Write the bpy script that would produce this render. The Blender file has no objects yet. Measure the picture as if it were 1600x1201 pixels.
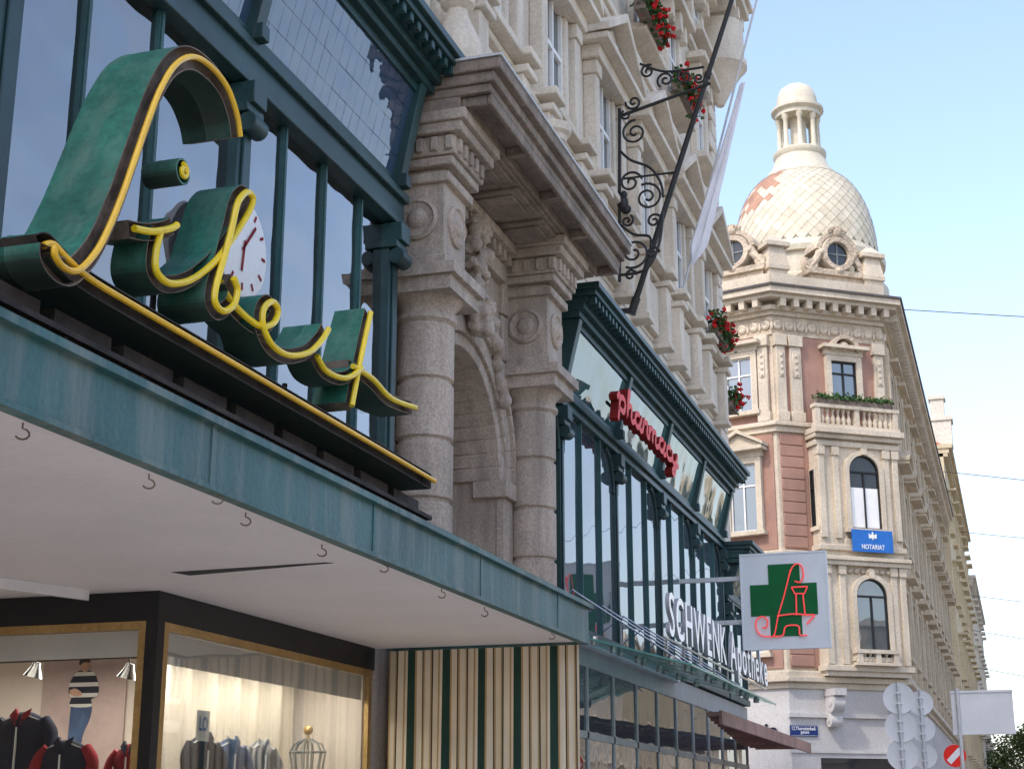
import bpy, bmesh, math, random
from mathutils import Vector, Matrix
random.seed(7)
scene = bpy.context.scene
col = scene.collection
R = math.radians
V = Vector
# ------------------------------------------------------------------ camera
TH, PS, FP = R(15.93), R(17.87), 2400.0
EYE = V((0, 0, 1.6))
FW = V((-math.sin(PS)*math.cos(TH), math.cos(PS)*math.cos(TH), math.sin(TH)))
RT = V((math.cos(PS), math.sin(PS), 0))
UP = V((math.sin(PS)*math.sin(TH), -math.cos(PS)*math.sin(TH), math.cos(TH)))
def ray(px, py): return FW + RT*((px-800)/FP) + UP*((600.5-py)/FP)
def onX(px, py, X):
    d = ray(px, py); return EYE + d*((X-EYE.x)/d.x)
def onY(px, py, Y):
    d = ray(px, py); return EYE + d*((Y-EYE.y)/d.y)
def onZ(px, py, Z):
    d = ray(px, py); return EYE + d*((Z-EYE.z)/d.z)
cam = bpy.data.objects.new('camera', bpy.data.cameras.new('camera'))
col.objects.link(cam)
cam.location = EYE
cam.rotation_euler = (math.pi/2+TH, 0, PS)
cam.data.sensor_width = 36; cam.data.lens = 36*FP/1600
cam.data.clip_start = .1; cam.data.clip_end = 3000
scene.camera = cam
scene.view_settings.view_transform = 'Standard'
scene.view_settings.look = 'None'
scene.view_settings.exposure = 0
# ------------------------------------------------------------------ light
SUN = V((-.38*.64, -.925*.64, .768)).normalized()
w = bpy.data.worlds.new('World'); scene.world = w; w.use_nodes = True
nt = w.node_tree; bg = nt.nodes['Background']; N = nt.nodes; L = nt.links
sky = N.new('ShaderNodeTexSky'); sky.sky_type = 'NISHITA'; sky.sun_disc = False
sky.sun_elevation = math.asin(SUN.z); sky.sun_rotation = math.atan2(SUN.x, SUN.y)
sky.air_density = 1.0; sky.dust_density = 1.6; sky.ozone_density = 1.0
gain = N.new('ShaderNodeMixRGB'); gain.blend_type = 'MULTIPLY'; gain.inputs[0].default_value = 1; gain.inputs[2].default_value = (3.05, 2.8, 2.68, 1)
L.new(sky.outputs[0], gain.inputs[1])
tc = N.new('ShaderNodeTexCoord'); sx_ = N.new('ShaderNodeSeparateXYZ'); L.new(tc.outputs['Generated'], sx_.inputs[0])
hz = N.new('ShaderNodeMapRange'); hz.inputs[1].default_value = .0; hz.inputs[2].default_value = .36; hz.inputs[3].default_value = .62; hz.inputs[4].default_value = .0
L.new(sx_.outputs[2], hz.inputs[0])
hm = N.new('ShaderNodeMixRGB'); L.new(hz.outputs[0], hm.inputs[0]); L.new(gain.outputs[0], hm.inputs[1]); hm.inputs[2].default_value = (5.4, 5.65, 6.0, 1)
cmap = N.new('ShaderNodeMapping'); cmap.inputs['Scale'].default_value = (1, 1, 3.2); L.new(tc.outputs['Generated'], cmap.inputs[0])
cn = N.new('ShaderNodeTexNoise'); cn.inputs['Scale'].default_value = 2.6; cn.inputs['Detail'].default_value = 8; cn.inputs['Roughness'].default_value = .6
L.new(cmap.outputs[0], cn.inputs['Vector'])
cr_ = N.new('ShaderNodeMapRange'); cr_.inputs[1].default_value = .48; cr_.inputs[2].default_value = .80; cr_.inputs[3].default_value = 0; cr_.inputs[4].default_value = .45
L.new(cn.outputs['Fac'], cr_.inputs[0])
cm = N.new('ShaderNodeMixRGB'); L.new(cr_.outputs[0], cm.inputs[0]); L.new(hm.outputs[0], cm.inputs[1]); cm.inputs[2].default_value = (5.8, 6.0, 6.2, 1)
L.new(cm.outputs[0], bg.inputs[0]); bg.inputs[1].default_value = .15
sl = bpy.data.lights.new('sun', 'SUN'); sl.energy = 2.2; sl.angle = R(3); sl.color = (1, .96, .88)
so = bpy.data.objects.new('sun', sl); col.objects.link(so)
so.rotation_euler = SUN.to_track_quat('Z', 'Y').to_euler(); so.location = (0, 0, 60)
# ------------------------------------------------------------------ materials
def newmat(name):
    m = bpy.data.materials.new(name); m.use_nodes = True
    t = m.node_tree; return m, t, t.nodes['Principled BSDF']
def pm(name, c, var=.2, scale=1.5, rough=.8, bump=.15, bscale=30, streak=0, sc=(.05, .045, .04), metal=0, spec=.4, fine=.12, bd=.02, under=None):
    m, t, b = newmat(name); N = t.nodes; L = t.links
    geo = N.new('ShaderNodeNewGeometry')
    n1 = N.new('ShaderNodeTexNoise'); n1.inputs['Scale'].default_value = scale; n1.inputs['Detail'].default_value = 6
    L.new(geo.outputs['Position'], n1.inputs['Vector'])
    r1 = N.new('ShaderNodeValToRGB'); r1.color_ramp.elements[0].position = .32; r1.color_ramp.elements[1].position = .68
    r1.color_ramp.elements[0].color = (*[max(0, x*(1-var)) for x in c], 1)
    r1.color_ramp.elements[1].color = (*[min(1, x*(1+var*.7)) for x in c], 1)
    L.new(n1.outputs['Fac'], r1.inputs[0]); out = r1.outputs[0]
    n2 = N.new('ShaderNodeTexNoise'); n2.inputs['Scale'].default_value = bscale; n2.inputs['Detail'].default_value = 4
    L.new(geo.outputs['Position'], n2.inputs['Vector'])
    if fine:
        mr = N.new('ShaderNodeMapRange'); mr.inputs[1].default_value = .3; mr.inputs[2].default_value = .7
        mr.inputs[3].default_value = 1-fine; mr.inputs[4].default_value = 1+fine
        L.new(n2.outputs['Fac'], mr.inputs[0])
        mx = N.new('ShaderNodeMixRGB'); mx.blend_type = 'MULTIPLY'; mx.inputs[0].default_value = 1
        L.new(out, mx.inputs[1]); L.new(mr.outputs[0], mx.inputs[2]); out = mx.outputs[0]
    if streak:
        mp = N.new('ShaderNodeMapping'); mp.inputs['Scale'].default_value = (3.5, 3.5, .35)
        L.new(geo.outputs['Position'], mp.inputs[0])
        n3 = N.new('ShaderNodeTexNoise'); n3.inputs['Scale'].default_value = 1.3; n3.inputs['Detail'].default_value = 7; n3.inputs['Roughness'].default_value = .65
        L.new(mp.outputs[0], n3.inputs['Vector'])
        m3 = N.new('ShaderNodeMapRange'); m3.inputs[1].default_value = .47; m3.inputs[2].default_value = .72; m3.inputs[3].default_value = 0; m3.inputs[4].default_value = streak
        L.new(n3.outputs['Fac'], m3.inputs[0])
        mx = N.new('ShaderNodeMixRGB'); L.new(m3.outputs[0], mx.inputs[0]); L.new(out, mx.inputs[1]); mx.inputs[2].default_value = (*sc, 1); out = mx.outputs[0]
    if under:                                        # shade and dirt painted into downward faces
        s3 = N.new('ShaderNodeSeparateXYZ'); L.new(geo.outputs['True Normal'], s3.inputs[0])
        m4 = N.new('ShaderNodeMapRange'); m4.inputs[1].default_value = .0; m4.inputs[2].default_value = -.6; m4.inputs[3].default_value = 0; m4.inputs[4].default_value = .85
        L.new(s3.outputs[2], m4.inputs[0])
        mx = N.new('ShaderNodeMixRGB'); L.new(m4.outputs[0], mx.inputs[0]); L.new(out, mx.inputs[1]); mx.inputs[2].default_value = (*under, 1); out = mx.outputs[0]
    L.new(out, b.inputs['Base Color'])
    b.inputs['Roughness'].default_value = rough; b.inputs['Metallic'].default_value = metal
    b.inputs['Specular IOR Level'].default_value = spec
    if bump:
        bp = N.new('ShaderNodeBump'); bp.inputs['Strength'].default_value = bump; bp.inputs['Distance'].default_value = bd
        L.new(n2.outputs['Fac'], bp.inputs['Height']); L.new(bp.outputs[0], b.inputs['Normal'])
    return m
def reflect_glass(name, c, ior=1.9, wave=.05, ws=1.5):
    m, t, b = newmat(name); N = t.nodes; L = t.links
    b.inputs['Base Color'].default_value = (*c, 1); b.inputs['Roughness'].default_value = .02; b.inputs['IOR'].default_value = ior
    geo = N.new('ShaderNodeNewGeometry'); n = N.new('ShaderNodeTexNoise'); n.inputs['Scale'].default_value = ws; n.inputs['Detail'].default_value = 1
    L.new(geo.outputs['Position'], n.inputs['Vector'])
    bp = N.new('ShaderNodeBump'); bp.inputs['Strength'].default_value = wave; bp.inputs['Distance'].default_value = .5
    L.new(n.outputs['Fac'], bp.inputs['Height']); L.new(bp.outputs[0], b.inputs['Normal'])
    return m
def clear_glass(name, tint=(.85, .92, .93), ior=1.5, wave=.02, boost=1.0, ws=1.5):
    m = bpy.data.materials.new(name); m.use_nodes = True; t = m.node_tree; N = t.nodes; L = t.links
    N.remove(N['Principled BSDF'])
    tr = N.new('ShaderNodeBsdfTransparent'); tr.inputs[0].default_value = (*tint, 1)
    gl = N.new('ShaderNodeBsdfGlossy'); gl.inputs['Roughness'].default_value = .02
    fr = N.new('ShaderNodeFresnel'); fr.inputs[0].default_value = ior
    geo = N.new('ShaderNodeNewGeometry'); n = N.new('ShaderNodeTexNoise'); n.inputs['Scale'].default_value = ws; n.inputs['Detail'].default_value = 1
    L.new(geo.outputs['Position'], n.inputs['Vector'])
    bp = N.new('ShaderNodeBump'); bp.inputs['Strength'].default_value = wave; bp.inputs['Distance'].default_value = .5
    L.new(n.outputs['Fac'], bp.inputs['Height']); L.new(bp.outputs[0], gl.inputs['Normal'])
    ml = N.new('ShaderNodeMath'); ml.operation = 'MULTIPLY'; ml.inputs[1].default_value = boost; ml.use_clamp = True
    L.new(fr.outputs[0], ml.inputs[0])
    mx = N.new('ShaderNodeMixShader'); L.new(ml.outputs[0], mx.inputs[0]); L.new(tr.outputs[0], mx.inputs[1]); L.new(gl.outputs[0], mx.inputs[2])
    L.new(mx.outputs[0], N['Material Output'].inputs[0])
    return m
def emis(name, c, s):
    m, t, b = newmat(name); b.inputs['Base Color'].default_value = (*c, 1)
    b.inputs['Emission Color'].default_value = (*c, 1); b.inputs['Emission Strength'].default_value = s; return m
def stripes(name, stops, freq, axis, off=0):
    m, t, b = newmat(name); N = t.nodes; L = t.links
    geo = N.new('ShaderNodeNewGeometry'); sp = N.new('ShaderNodeSeparateXYZ'); L.new(geo.outputs['Position'], sp.inputs[0])
    ml = N.new('ShaderNodeMath'); ml.operation = 'MULTIPLY_ADD'; ml.inputs[1].default_value = freq; ml.inputs[2].default_value = off
    L.new(sp.outputs[axis], ml.inputs[0])
    fr = N.new('ShaderNodeMath'); fr.operation = 'FRACT'; L.new(ml.outputs[0], fr.inputs[0])
    rp = N.new('ShaderNodeValToRGB'); rp.color_ramp.interpolation = 'CONSTANT'
    e = rp.color_ramp.elements
    while len(e) < len(stops): e.new(.5)
    for i, (p, c) in enumerate(stops): e[i].position = p; e[i].color = (*c, 1)
    L.new(fr.outputs[0], rp.inputs[0])
    n2 = N.new('ShaderNodeTexNoise'); n2.inputs['Scale'].default_value = 3; n2.inputs['Detail'].default_value = 5
    L.new(geo.outputs['Position'], n2.inputs['Vector'])
    mr = N.new('ShaderNodeMapRange'); mr.inputs[3].default_value = .75; mr.inputs[4].default_value = 1.15; L.new(n2.outputs['Fac'], mr.inputs[0])
    mx = N.new('ShaderNodeMixRGB'); mx.blend_type = 'MULTIPLY'; mx.inputs[0].default_value = 1
    L.new(rp.outputs[0], mx.inputs[1]); L.new(mr.outputs[0], mx.inputs[2]); L.new(mx.outputs[0], b.inputs['Base Color'])
    b.inputs['Roughness'].default_value = .85
    return m
M = {}
M['stone'] = pm('cream_stone', (.70, .625, .52), .14, .9, .85, .25, 22, .45, (.44, .375, .30))
M['stone_lt'] = pm('pale_stone', (.73, .655, .55), .12, .9, .85, .2, 22, .3, (.50, .43, .35))
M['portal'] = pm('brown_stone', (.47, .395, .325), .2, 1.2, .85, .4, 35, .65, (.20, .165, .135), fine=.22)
M['portal_dk'] = pm('dark_brown_stone', (.30, .245, .20), .3, 1.5, .9, .4, 25, .6, (.10, .085, .07), fine=.2)  # darker tone of the brown stone, for roof slab and coffers
M['teal'] = pm('dark_teal_paint', (.017, .058, .060), .35, 2, .45, .1, 30, .35, (.022, .028, .028), spec=.5)
M['teal_md'] = pm('weathered_teal_paint', (.03, .095, .098), .3, 1.3, .5, .12, 30, .5, (.06, .11, .10))
M['fascia'] = pm('weathered_fascia_paint', (.034, .120, .122), .35, 1.4, .45, .15, 26, .95, (.17, .22, .20))
M['soffit'] = pm('soffit_paint', (.92, .85, .81), .05, .8, .8, .03, 20, .12, (.74, .66, .61), fine=.03)
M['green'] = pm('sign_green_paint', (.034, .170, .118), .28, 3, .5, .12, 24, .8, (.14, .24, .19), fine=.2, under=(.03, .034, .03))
M['rust'] = pm('rusty_metal', (.20, .155, .12), .5, 5, .7, .3, 30, .5, (.05, .04, .03))
M['rust_dk'] = pm('dark_rusty_metal', (.05, .040, .034), .5, 5, .75, .3, 30, .5, (.016, .015, .014))
M['black'] = pm('black_metal', (.015, .015, .016), .3, 4, .5, .1, 30)
M['tar'] = pm('tarred_sheet', (.03, .032, .034), .4, 4, .6, .2, 30, .5, (.09, .095, .095))
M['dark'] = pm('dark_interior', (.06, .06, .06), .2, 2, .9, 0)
M['neon_y'] = pm('yellow_neon_glass', (.92, .68, .02), .1, 4, .25, 0, 30, spec=.6, fine=.05)
M['neon_o'] = pm('amber_neon_glass', (.95, .56, .03), .12, 4, .3, 0, 30, spec=.6, fine=.06)
M['red'] = pm('red_sign_acrylic', (.85, .03, .018), .1, 3, .45, 0, 30, spec=.2)
M['dkred'] = pm('dark_red_metal', (.22, .015, .012), .3, 3, .6, .1, 30, spec=.2)
M['neon_r'] = emis('red_neon_glass', (.95, .08, .08), .45)
M['white'] = pm('white_paint', (.84, .84, .82), .05, 2, .5, .02, 20, fine=.03)
M['letterwhite'] = emis('glowing_white_acrylic', (.92, .92, .92), .32)  # glow added so the white letter fronts come out brighter
M['letterside'] = pm('grey_letter_side', (.40, .41, .43), .05, 2, .5, 0, 20, fine=.03)
M['cloth_w'] = pm('white_cloth', (.84, .84, .88), .06, 2, .9, .1, 60, fine=.03)
M['curtain'] = pm('net_curtain', (.86, .88, .90), .08, 2, .9, .05, 60)
M['cream_curtain'] = pm('cream_curtain', (.66, .585, .48), .12, 2, .9, .05, 60)
M['gold'] = pm('gold_frame', (.50, .33, .13), .2, 3, .35, .05, 30, metal=.6)
M['grey'] = pm('grey_metal', (.55, .57, .58), .08, 3, .5, .05, 30)
M['frame_dk'] = pm('dark_grey_frame', (.16, .18, .18), .15, 3, .45, .05, 30)
M['frame_md'] = pm('mid_grey_frame', (.34, .37, .37), .12, 3, .45, .05, 30)
M['signback'] = pm('sign_back_metal', (.70, .72, .73), .06, 2, .5, .02, 30, .2, (.52, .53, .54), fine=.03)
M['steel'] = pm('steel', (.5, .5, .5), .1, 3, .25, .02, 30, metal=1)
M['panel'] = pm('sign_panel', (.70, .76, .79), .04, 3, .4, .0, 30, fine=.02)
M['dkgreen'] = pm('cross_green', (.003, .125, .035), .1, 3, .5, 0, 30, fine=.02, spec=.2)
M['blue'] = pm('enamel_blue', (.012, .14, .50), .1, 3, .35, 0, 30, fine=.03)
M['navy'] = pm('enamel_navy', (.012, .035, .16), .1, 3, .35, 0, 30, fine=.03)
M['brick'] = pm('red_brown_plaster', (.375, .22, .17), .14, 1.4, .9, .3, 30, .4, (.28, .17, .135))
M['tstone'] = pm('tower_stone', (.61, .53, .415), .16, .8, .85, .3, 14, .45, (.42, .345, .26), bd=.04)
M['tstone_dk'] = pm('tower_carved_stone', (.54, .45, .34), .25, 2.0, .9, .8, 9, .4, (.28, .22, .165), bd=.08)
M['gstone'] = pm('grey_base_plaster', (.54, .52, .50), .1, .8, .85, .1, 20, .2, (.40, .38, .36))
M['wing'] = pm('wing_plaster', (.54, .455, .335), .16, .6, .9, .3, 8, .4, (.34, .28, .205), bd=.06)
M['dome_a'] = pm('dome_tile_cream', (.595, .545, .42), .12, 2, .6, .1, 20)
M['dome_b'] = pm('dome_tile_pale', (.63, .58, .46), .12, 2, .6, .1, 20)
M['dome_c'] = pm('dome_tile_tan', (.56, .50, .375), .15, 2, .6, .1, 20)
M['dome_r'] = pm('dome_tile_pink', (.44, .25, .17), .25, 2, .7, .1, 20)
M['lead'] = pm('lantern_metal', (.60, .55, .43), .12, 1.5, .55, .1, 16, .35, (.38, .34, .26))
M['roof'] = pm('slate_roof', (.10, .09, .085), .2, 2, .8, .2, 20)
M['tile'] = pm('red_tile_roof', (.42, .13, .07), .2, 2, .8, .2, 20)
M['pane'] = reflect_glass('reflective_pane', (.05, .075, .09), 2.7, .03, 1.0)
M['pane_b'] = reflect_glass('leaded_pane', (.035, .07, .125), 1.95, .03, 3.0)
M['pane_t'] = reflect_glass('teal_pane', (.06, .15, .15), 2.1, .06, 1.4)
M['pane_d'] = reflect_glass('dark_pane', (.025, .028, .03), 1.6, .04, 1.0)
M['clear'] = clear_glass('clear_glass', (.90, .95, .97), 2.35, .05, 1.9, 1.6)
M['clear2'] = clear_glass('display_glass', (.96, .97, .96), 1.45, .004, .5)
M['canopyglass'] = clear_glass('canopy_glass', (.62, .82, .78), 1.45, .03, .7)
M['glassedge'] = pm('green_glass_edge', (.12, .34, .30), .1, 3, .2, 0)
M['asphalt'] = pm('asphalt', (.055, .055, .057), .2, 1, .9, .3, 60)
M['paving'] = pm('paving', (.45, .425, .39), .12, 1, .9, .2, 20)
M['grass'] = pm('ground_earth', (.10, .09, .07), .2, .1, .95, .1, 5)
M['flower'] = pm('red_geranium', (.66, .008, .012), .3, 12, .7, .1, 30)
M['leaf'] = pm('geranium_leaf', (.04, .10, .022), .4, 8, .7, .1, 30)
M['tleaf'] = pm('tree_leaf', (.08, .12, .03), .5, 1.2, .7, .1, 30)
M['bark'] = pm('bark', (.10, .075, .05), .3, 5, .9, .3, 20)
M['tube'] = emis('lit_tube', (1, .93, .82), 4)
M['bulb'] = emis('lit_bulb', (1, .88, .70), 4)
M['wallin'] = pm('display_back_wall', (.72, .63, .55), .06, 1, .85, 0, 20, fine=.02)
M['blind'] = pm('frosted_blind', (.74, .70, .67), .05, 2, .8, 0, 20, fine=.02)
M['skin'] = pm('printed_skin', (.50, .30, .21), .1, 8, .7, 0)
M['navycloth'] = pm('navy_cloth', (.012, .015, .035), .3, 6, .9, .1, 80)
M['redcloth'] = pm('red_cloth', (.25, .012, .02), .3, 6, .9, .1, 80)
M['bluecloth'] = pm('blue_denim', (.06, .10, .19), .3, 9, .9, .1, 80)
M['checkcloth'] = stripes('checked_cloth', [(0, (.10, .11, .13)), (.5, (.40, .40, .40))], 28, 0)
M['sweater'] = stripes('striped_sweater', [(0, (.012, .014, .03)), (.62, (.62, .60, .56))], 10.5, 2, .3)
M['poster'] = pm('poster_print', (.50, .38, .35), .15, 2.5, .7, 0, 20, fine=.03)
M['awnred'] = pm('reddish_brown_metal', (.40, .20, .165), .3, 2, .5, .1, 20, .5, (.18, .14, .12))
CR, GR, BK, TN = (.74, .64, .48), (.012, .045, .03), (.02, .02, .02), (.46, .31, .14)
M['awn'] = stripes('striped_canvas', [(0, GR), (.20, TN), (.25, CR), (.40, BK), (.43, TN), (.48, CR), (.64, TN), (.68, BK), (.72, CR), (.88, TN), (.93, CR)], 2.78, 0, .55)
# ------------------------------------------------------------------ mesh helpers
ORG = {}
class MB:
    def __init__(s, X=None): s.bm = bmesh.new(); s.X = X
    def v(s, p):
        p = V(p)
        return s.bm.verts.new(s.X @ p if s.X else p)
    def f(s, vs, mi=0, sm=False):
        try:
            fc = s.bm.faces.new(vs); fc.material_index = mi; fc.smooth = sm
        except ValueError: pass
    def box(s, x0, x1, y0, y1, z0, z1, mi=0):
        q = [s.v((x, y, z)) for x in (x0, x1) for y in (y0, y1) for z in (z0, z1)]
        for i in ((0, 1, 3, 2), (4, 6, 7, 5), (0, 4, 5, 1), (2, 3, 7, 6), (0, 2, 6, 4), (1, 5, 7, 3)): s.f([q[k] for k in i], mi)
    def hexa(s, a, b, mi=0):            # two polygons, bottom a and top b
        A = [s.v(p) for p in a]; B = [s.v(p) for p in b]; n = len(A)
        s.f(A[::-1], mi); s.f(B, mi)
        for i in range(n): s.f([A[i], A[(i+1) % n], B[(i+1) % n], B[i]], mi)
    def prism(s, pts, vec, mi=0):
        vec = V(vec); s.hexa([V(p) for p in pts], [V(p)+vec for p in pts], mi)
    def poly(s, pts, mi=0): s.f([s.v(p) for p in pts], mi)
    def tube(s, pts, r, n=8, mi=0):
        pts = [V(p) for p in pts]; N = len(pts)
        rs = r if isinstance(r, (list, tuple)) else [r]*N
        t0 = (pts[1]-pts[0]).normalized()
        nn = t0.orthogonal().normalized(); rings = []
        for i in range(N):
            t = (pts[min(i+1, N-1)]-pts[max(i-1, 0)])
            t = t.normalized() if t.length > 1e-9 else t0
            nn = (nn - t*nn.dot(t)); nn = nn.normalized() if nn.length > 1e-6 else t.orthogonal().normalized()
            bb = t.cross(nn)
            rings.append([s.v(pts[i]+(nn*math.cos(a)+bb*math.sin(a))*rs[i]) for a in [2*math.pi*k/n for k in range(n)]])
        for i in range(N-1):
            for k in range(n): s.f([rings[i][k], rings[i][(k+1) % n], rings[i+1][(k+1) % n], rings[i+1][k]], mi, True)
        s.f(rings[0][::-1], mi); s.f(rings[-1], mi)
    def lathe(s, prof, T=None, n=24, mi=0, sm=True, sx=1, sy=1):
        T = T or Matrix(); rings = []
        for r, h in prof:
            if r < 1e-5: rings.append([s.v(T @ V((0, 0, h)))]*n)
            else: rings.append([s.v(T @ V((sx*r*math.cos(2*math.pi*k/n), sy*r*math.sin(2*math.pi*k/n), h))) for k in range(n)])
        for i in range(len(prof)-1):
            for k in range(n):
                q = [rings[i][k], rings[i][(k+1) % n], rings[i+1][(k+1) % n], rings[i+1][k]]
                u = []
                for a in q:
                    if a not in u: u.append(a)
                if len(u) > 2: s.f(u, mi, sm)
        if prof[0][0] > 1e-5: s.f(rings[0][::-1], mi)
        if prof[-1][0] > 1e-5: s.f(rings[-1], mi)
    def ball(s, c, r, n=10, m=6, mi=0):
        r = r if isinstance(r, (tuple, list)) else (r, r, r)
        T = Matrix.Translation(V(c)) @ Matrix.Diagonal((r[0], r[1], r[2], 1))
        s.lathe([(math.sin(math.pi*k/m), -math.cos(math.pi*k/m)) for k in range(m+1)], T, n, mi)
    def arc(s, cx, cz, r0, r1, y0, y1, a0=0, a1=math.pi, n=14, mi=0):   # band in the x-z plane
        for i in range(n):
            a, b = a0+(a1-a0)*i/n, a0+(a1-a0)*(i+1)/n
            P = lambda r, q, y: (cx+r*math.cos(q), y, cz+r*math.sin(q))
            s.hexa([P(r0, a, y0), P(r1, a, y0), P(r1, b, y0), P(r0, b, y0)], [P(r0, a, y1), P(r1, a, y1), P(r1, b, y1), P(r0, b, y1)], mi)
    def build(s, name, mat, parent=None, bevel=0, loc=None, weld=False):
        if weld: bmesh.ops.remove_doubles(s.bm, verts=s.bm.verts, dist=1e-4)
        bmesh.ops.recalc_face_normals(s.bm, faces=s.bm.faces)
        me = bpy.data.meshes.new(name)
        o = bpy.data.objects.new(name, me); col.objects.link(o)
        org = V((0, 0, 0))
        if parent is not None:
            org = ORG[parent]; o.parent = parent
        elif loc is not None:
            org = V(loc); o.location = org
        bmesh.ops.translate(s.bm, verts=s.bm.verts, vec=-org)
        s.bm.to_mesh(me); s.bm.free()
        try: me.set_sharp_from_angle(angle=R(42))
        except Exception: pass
        for m_ in (mat if isinstance(mat, list) else [mat]): me.materials.append(m_)
        ORG[o] = org
        if bevel:
            bv = o.modifiers.new('bevel', 'BEVEL'); bv.width = bevel; bv.segments = 1; bv.limit_method = 'ANGLE'; bv.angle_limit = R(40)
        return o
def tag(o, label, cat, group=None, kind=None):
    if label: o['label'] = label
    if cat: o['category'] = cat
    if group: o['group'] = group
    if kind: o['kind'] = kind
    return o
def thing(name, label, cat, loc, group=None):
    o = bpy.data.objects.new(name, None); col.objects.link(o); o.location = loc; o.empty_display_size = .2
    ORG[o] = V(loc); return tag(o, label, cat, group)
def struct(o): o['kind'] = 'structure'; return o
def dup_part(o, off):
    c = o.copy(); col.objects.link(c); c.location = o.location+V(off); ORG[c] = ORG[o]
    for ch in list(o.children):
        d = ch.copy(); col.objects.link(d); d.parent = c
    return c
def spline(pts, k=6):
    P = [V(p) for p in pts]; out = []
    for i in range(len(P)-1):
        a, b, c, d = P[max(i-1, 0)], P[i], P[i+1], P[min(i+2, len(P)-1)]
        for j in range(k):
            t = j/k
            out.append(.5*((2*b)+(c-a)*t+(2*a-5*b+4*c-d)*t*t+(3*b-a-3*c+d)*t**3))
    out.append(P[-1]); return out
def axisM(c, d):                       # local z along d
    return Matrix.Translation(V(c)) @ V(d).to_track_quat('Z', 'Y').to_matrix().to_4x4()
def frameM(o, x, y, z):
    m = Matrix((x, y, z)).transposed().to_4x4(); return Matrix.Translation(V(o)) @ m
def text_me(s, size, ext, bold=0, shear=0, spacing=1.0, lh=1.0):
    cu = bpy.data.curves.new('txt', 'FONT'); cu.body = s; cu.size = size; cu.extrude = ext; cu.offset = bold; cu.shear = shear
    cu.space_character = spacing; cu.space_line = lh; cu.align_x = 'CENTER' if '\n' in s else 'LEFT'; cu.resolution_u = 4
    o = bpy.data.objects.new('txt', cu); col.objects.link(o)
    bpy.context.view_layer.update()
    me = bpy.data.meshes.new_from_object(o.evaluated_get(bpy.context.evaluated_depsgraph_get()))
    bpy.data.objects.remove(o); bpy.data.curves.remove(cu); return me
def bounds(me):
    xs = [v.co.x for v in me.vertices]; ys = [v.co.y for v in me.vertices]
    return min(xs), max(xs), min(ys), max(ys)
def text_part(name, s, T, width, height, ext, mat, parent, bold=0, shear=0, center=True, lh=1.0):
    """text scaled into width x height, placed by T (x = reading direction, y = up, z = out)"""
    me = text_me(s, 1, ext, bold, shear, lh=lh); a, b, c, d = bounds(me)
    me.transform(Matrix.Translation((-(a+b)/2 if center else -a, -(c+d)/2 if center else -c, 0)))
    me.transform(Matrix.Diagonal((width/(b-a), height/(d-c), 1, 1)))
    me.transform(T); me.transform(Matrix.Translation(-ORG[parent])); me.materials.append(mat)
    o = bpy.data.objects.new(name, me); col.objects.link(o); o.parent = parent; ORG[o] = ORG[parent]; return o
def facade_window(parent, X, cx, z0, z1, w, sur=.16, proj=.12, hood=0, arch=False, ms=None, mp=None, mf=None, fd=.05, sill=.08, bars=1, ped=0, name='window'):
    ms = ms or M['tstone']; mp = mp or M['pane_d']; mf = mf or M['white']; h = w/2
    zt = z1-h if arch else z1
    b = MB(X)
    b.box(cx-h-sur, cx-h, -.05, proj, z0, zt); b.box(cx+h, cx+h+sur, -.05, proj, z0, zt)
    if arch:
        b.arc(cx, zt, h, h+sur, -.05, proj)
        b.box(cx-.1, cx+.1, -.05, proj+.06, z1+.01, z1+sur+.06)
    else: b.box(cx-h-sur, cx+h+sur, -.05, proj+.003, z1, z1+sur)
    if sill: b.box(cx-h-sur-.08, cx+h+sur+.08, -.05, proj+sill, z0-.14, z0-.001)
    zz = z1+sur
    if hood:
        b.box(cx-h-sur-.05, cx+h+sur+.05, -.05, proj+.03, zz+.002, zz+.2)
        b.box(cx-h-sur-.2, cx+h+sur+.2, -.05, proj+hood, zz+.2, zz+.32)
        if ped:
            b.prism([(cx-h-sur-.2, -.05, zz+.322), (cx+h+sur+.2, -.05, zz+.322), (cx, -.05, zz+.322+ped)], (0, proj+hood*.8, 0))
            for q in (-1, 1):
                b.hexa([(cx+q*(h+sur+.25), -.05, zz+.32), (cx+q*(h+sur+.25), proj+hood+.04, zz+.32), (cx, proj+hood+.04, zz+.32+ped+.03), (cx, -.05, zz+.32+ped+.03)],
                       [(cx+q*(h+sur+.25), -.05, zz+.42), (cx+q*(h+sur+.25), proj+hood+.04, zz+.42), (cx, proj+hood+.04, zz+.42+ped+.06), (cx, -.05, zz+.42+ped+.06)])
    wn = b.build(name, ms, parent)
    g = MB(X)
    pts = [(cx-h, .015, z0), (cx+h, .015, z0)]
    if arch: pts += [(cx+h*math.cos(math.pi*i/14), .015, zt+h*math.sin(math.pi*i/14)) for i in range(15)]
    else: pts += [(cx+h, .015, z1), (cx-h, .015, z1)]
    g.poly(pts); g.build('pane', mp, wn)
    fr = MB(X); t = .05
    fr.box(cx-h, cx-h+t, .02, .02+fd, z0, zt); fr.box(cx+h-t, cx+h, .02, .02+fd, z0, zt); fr.box(cx-h+t, cx+h-t, .02, .02+fd, z0, z0+t)
    if arch: fr.arc(cx, zt, h-t, h, .02, .02+fd); fr.box(cx-h+t, cx+h-t, .02, .02+fd, zt-.03, zt+.03)
    else: fr.box(cx-h+t, cx+h-t, .02, .02+fd, z1-t, z1); fr.box(cx-h+t, cx+h-t, .021, .018+fd, z0+(z1-z0)*.66, z0+(z1-z0)*.66+.05)
    if bars: fr.box(cx-.025, cx+.025, .022, .015+fd, z0+t, zt-.03)
    fr.build('frame', mf, wn)
    return wn
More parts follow.
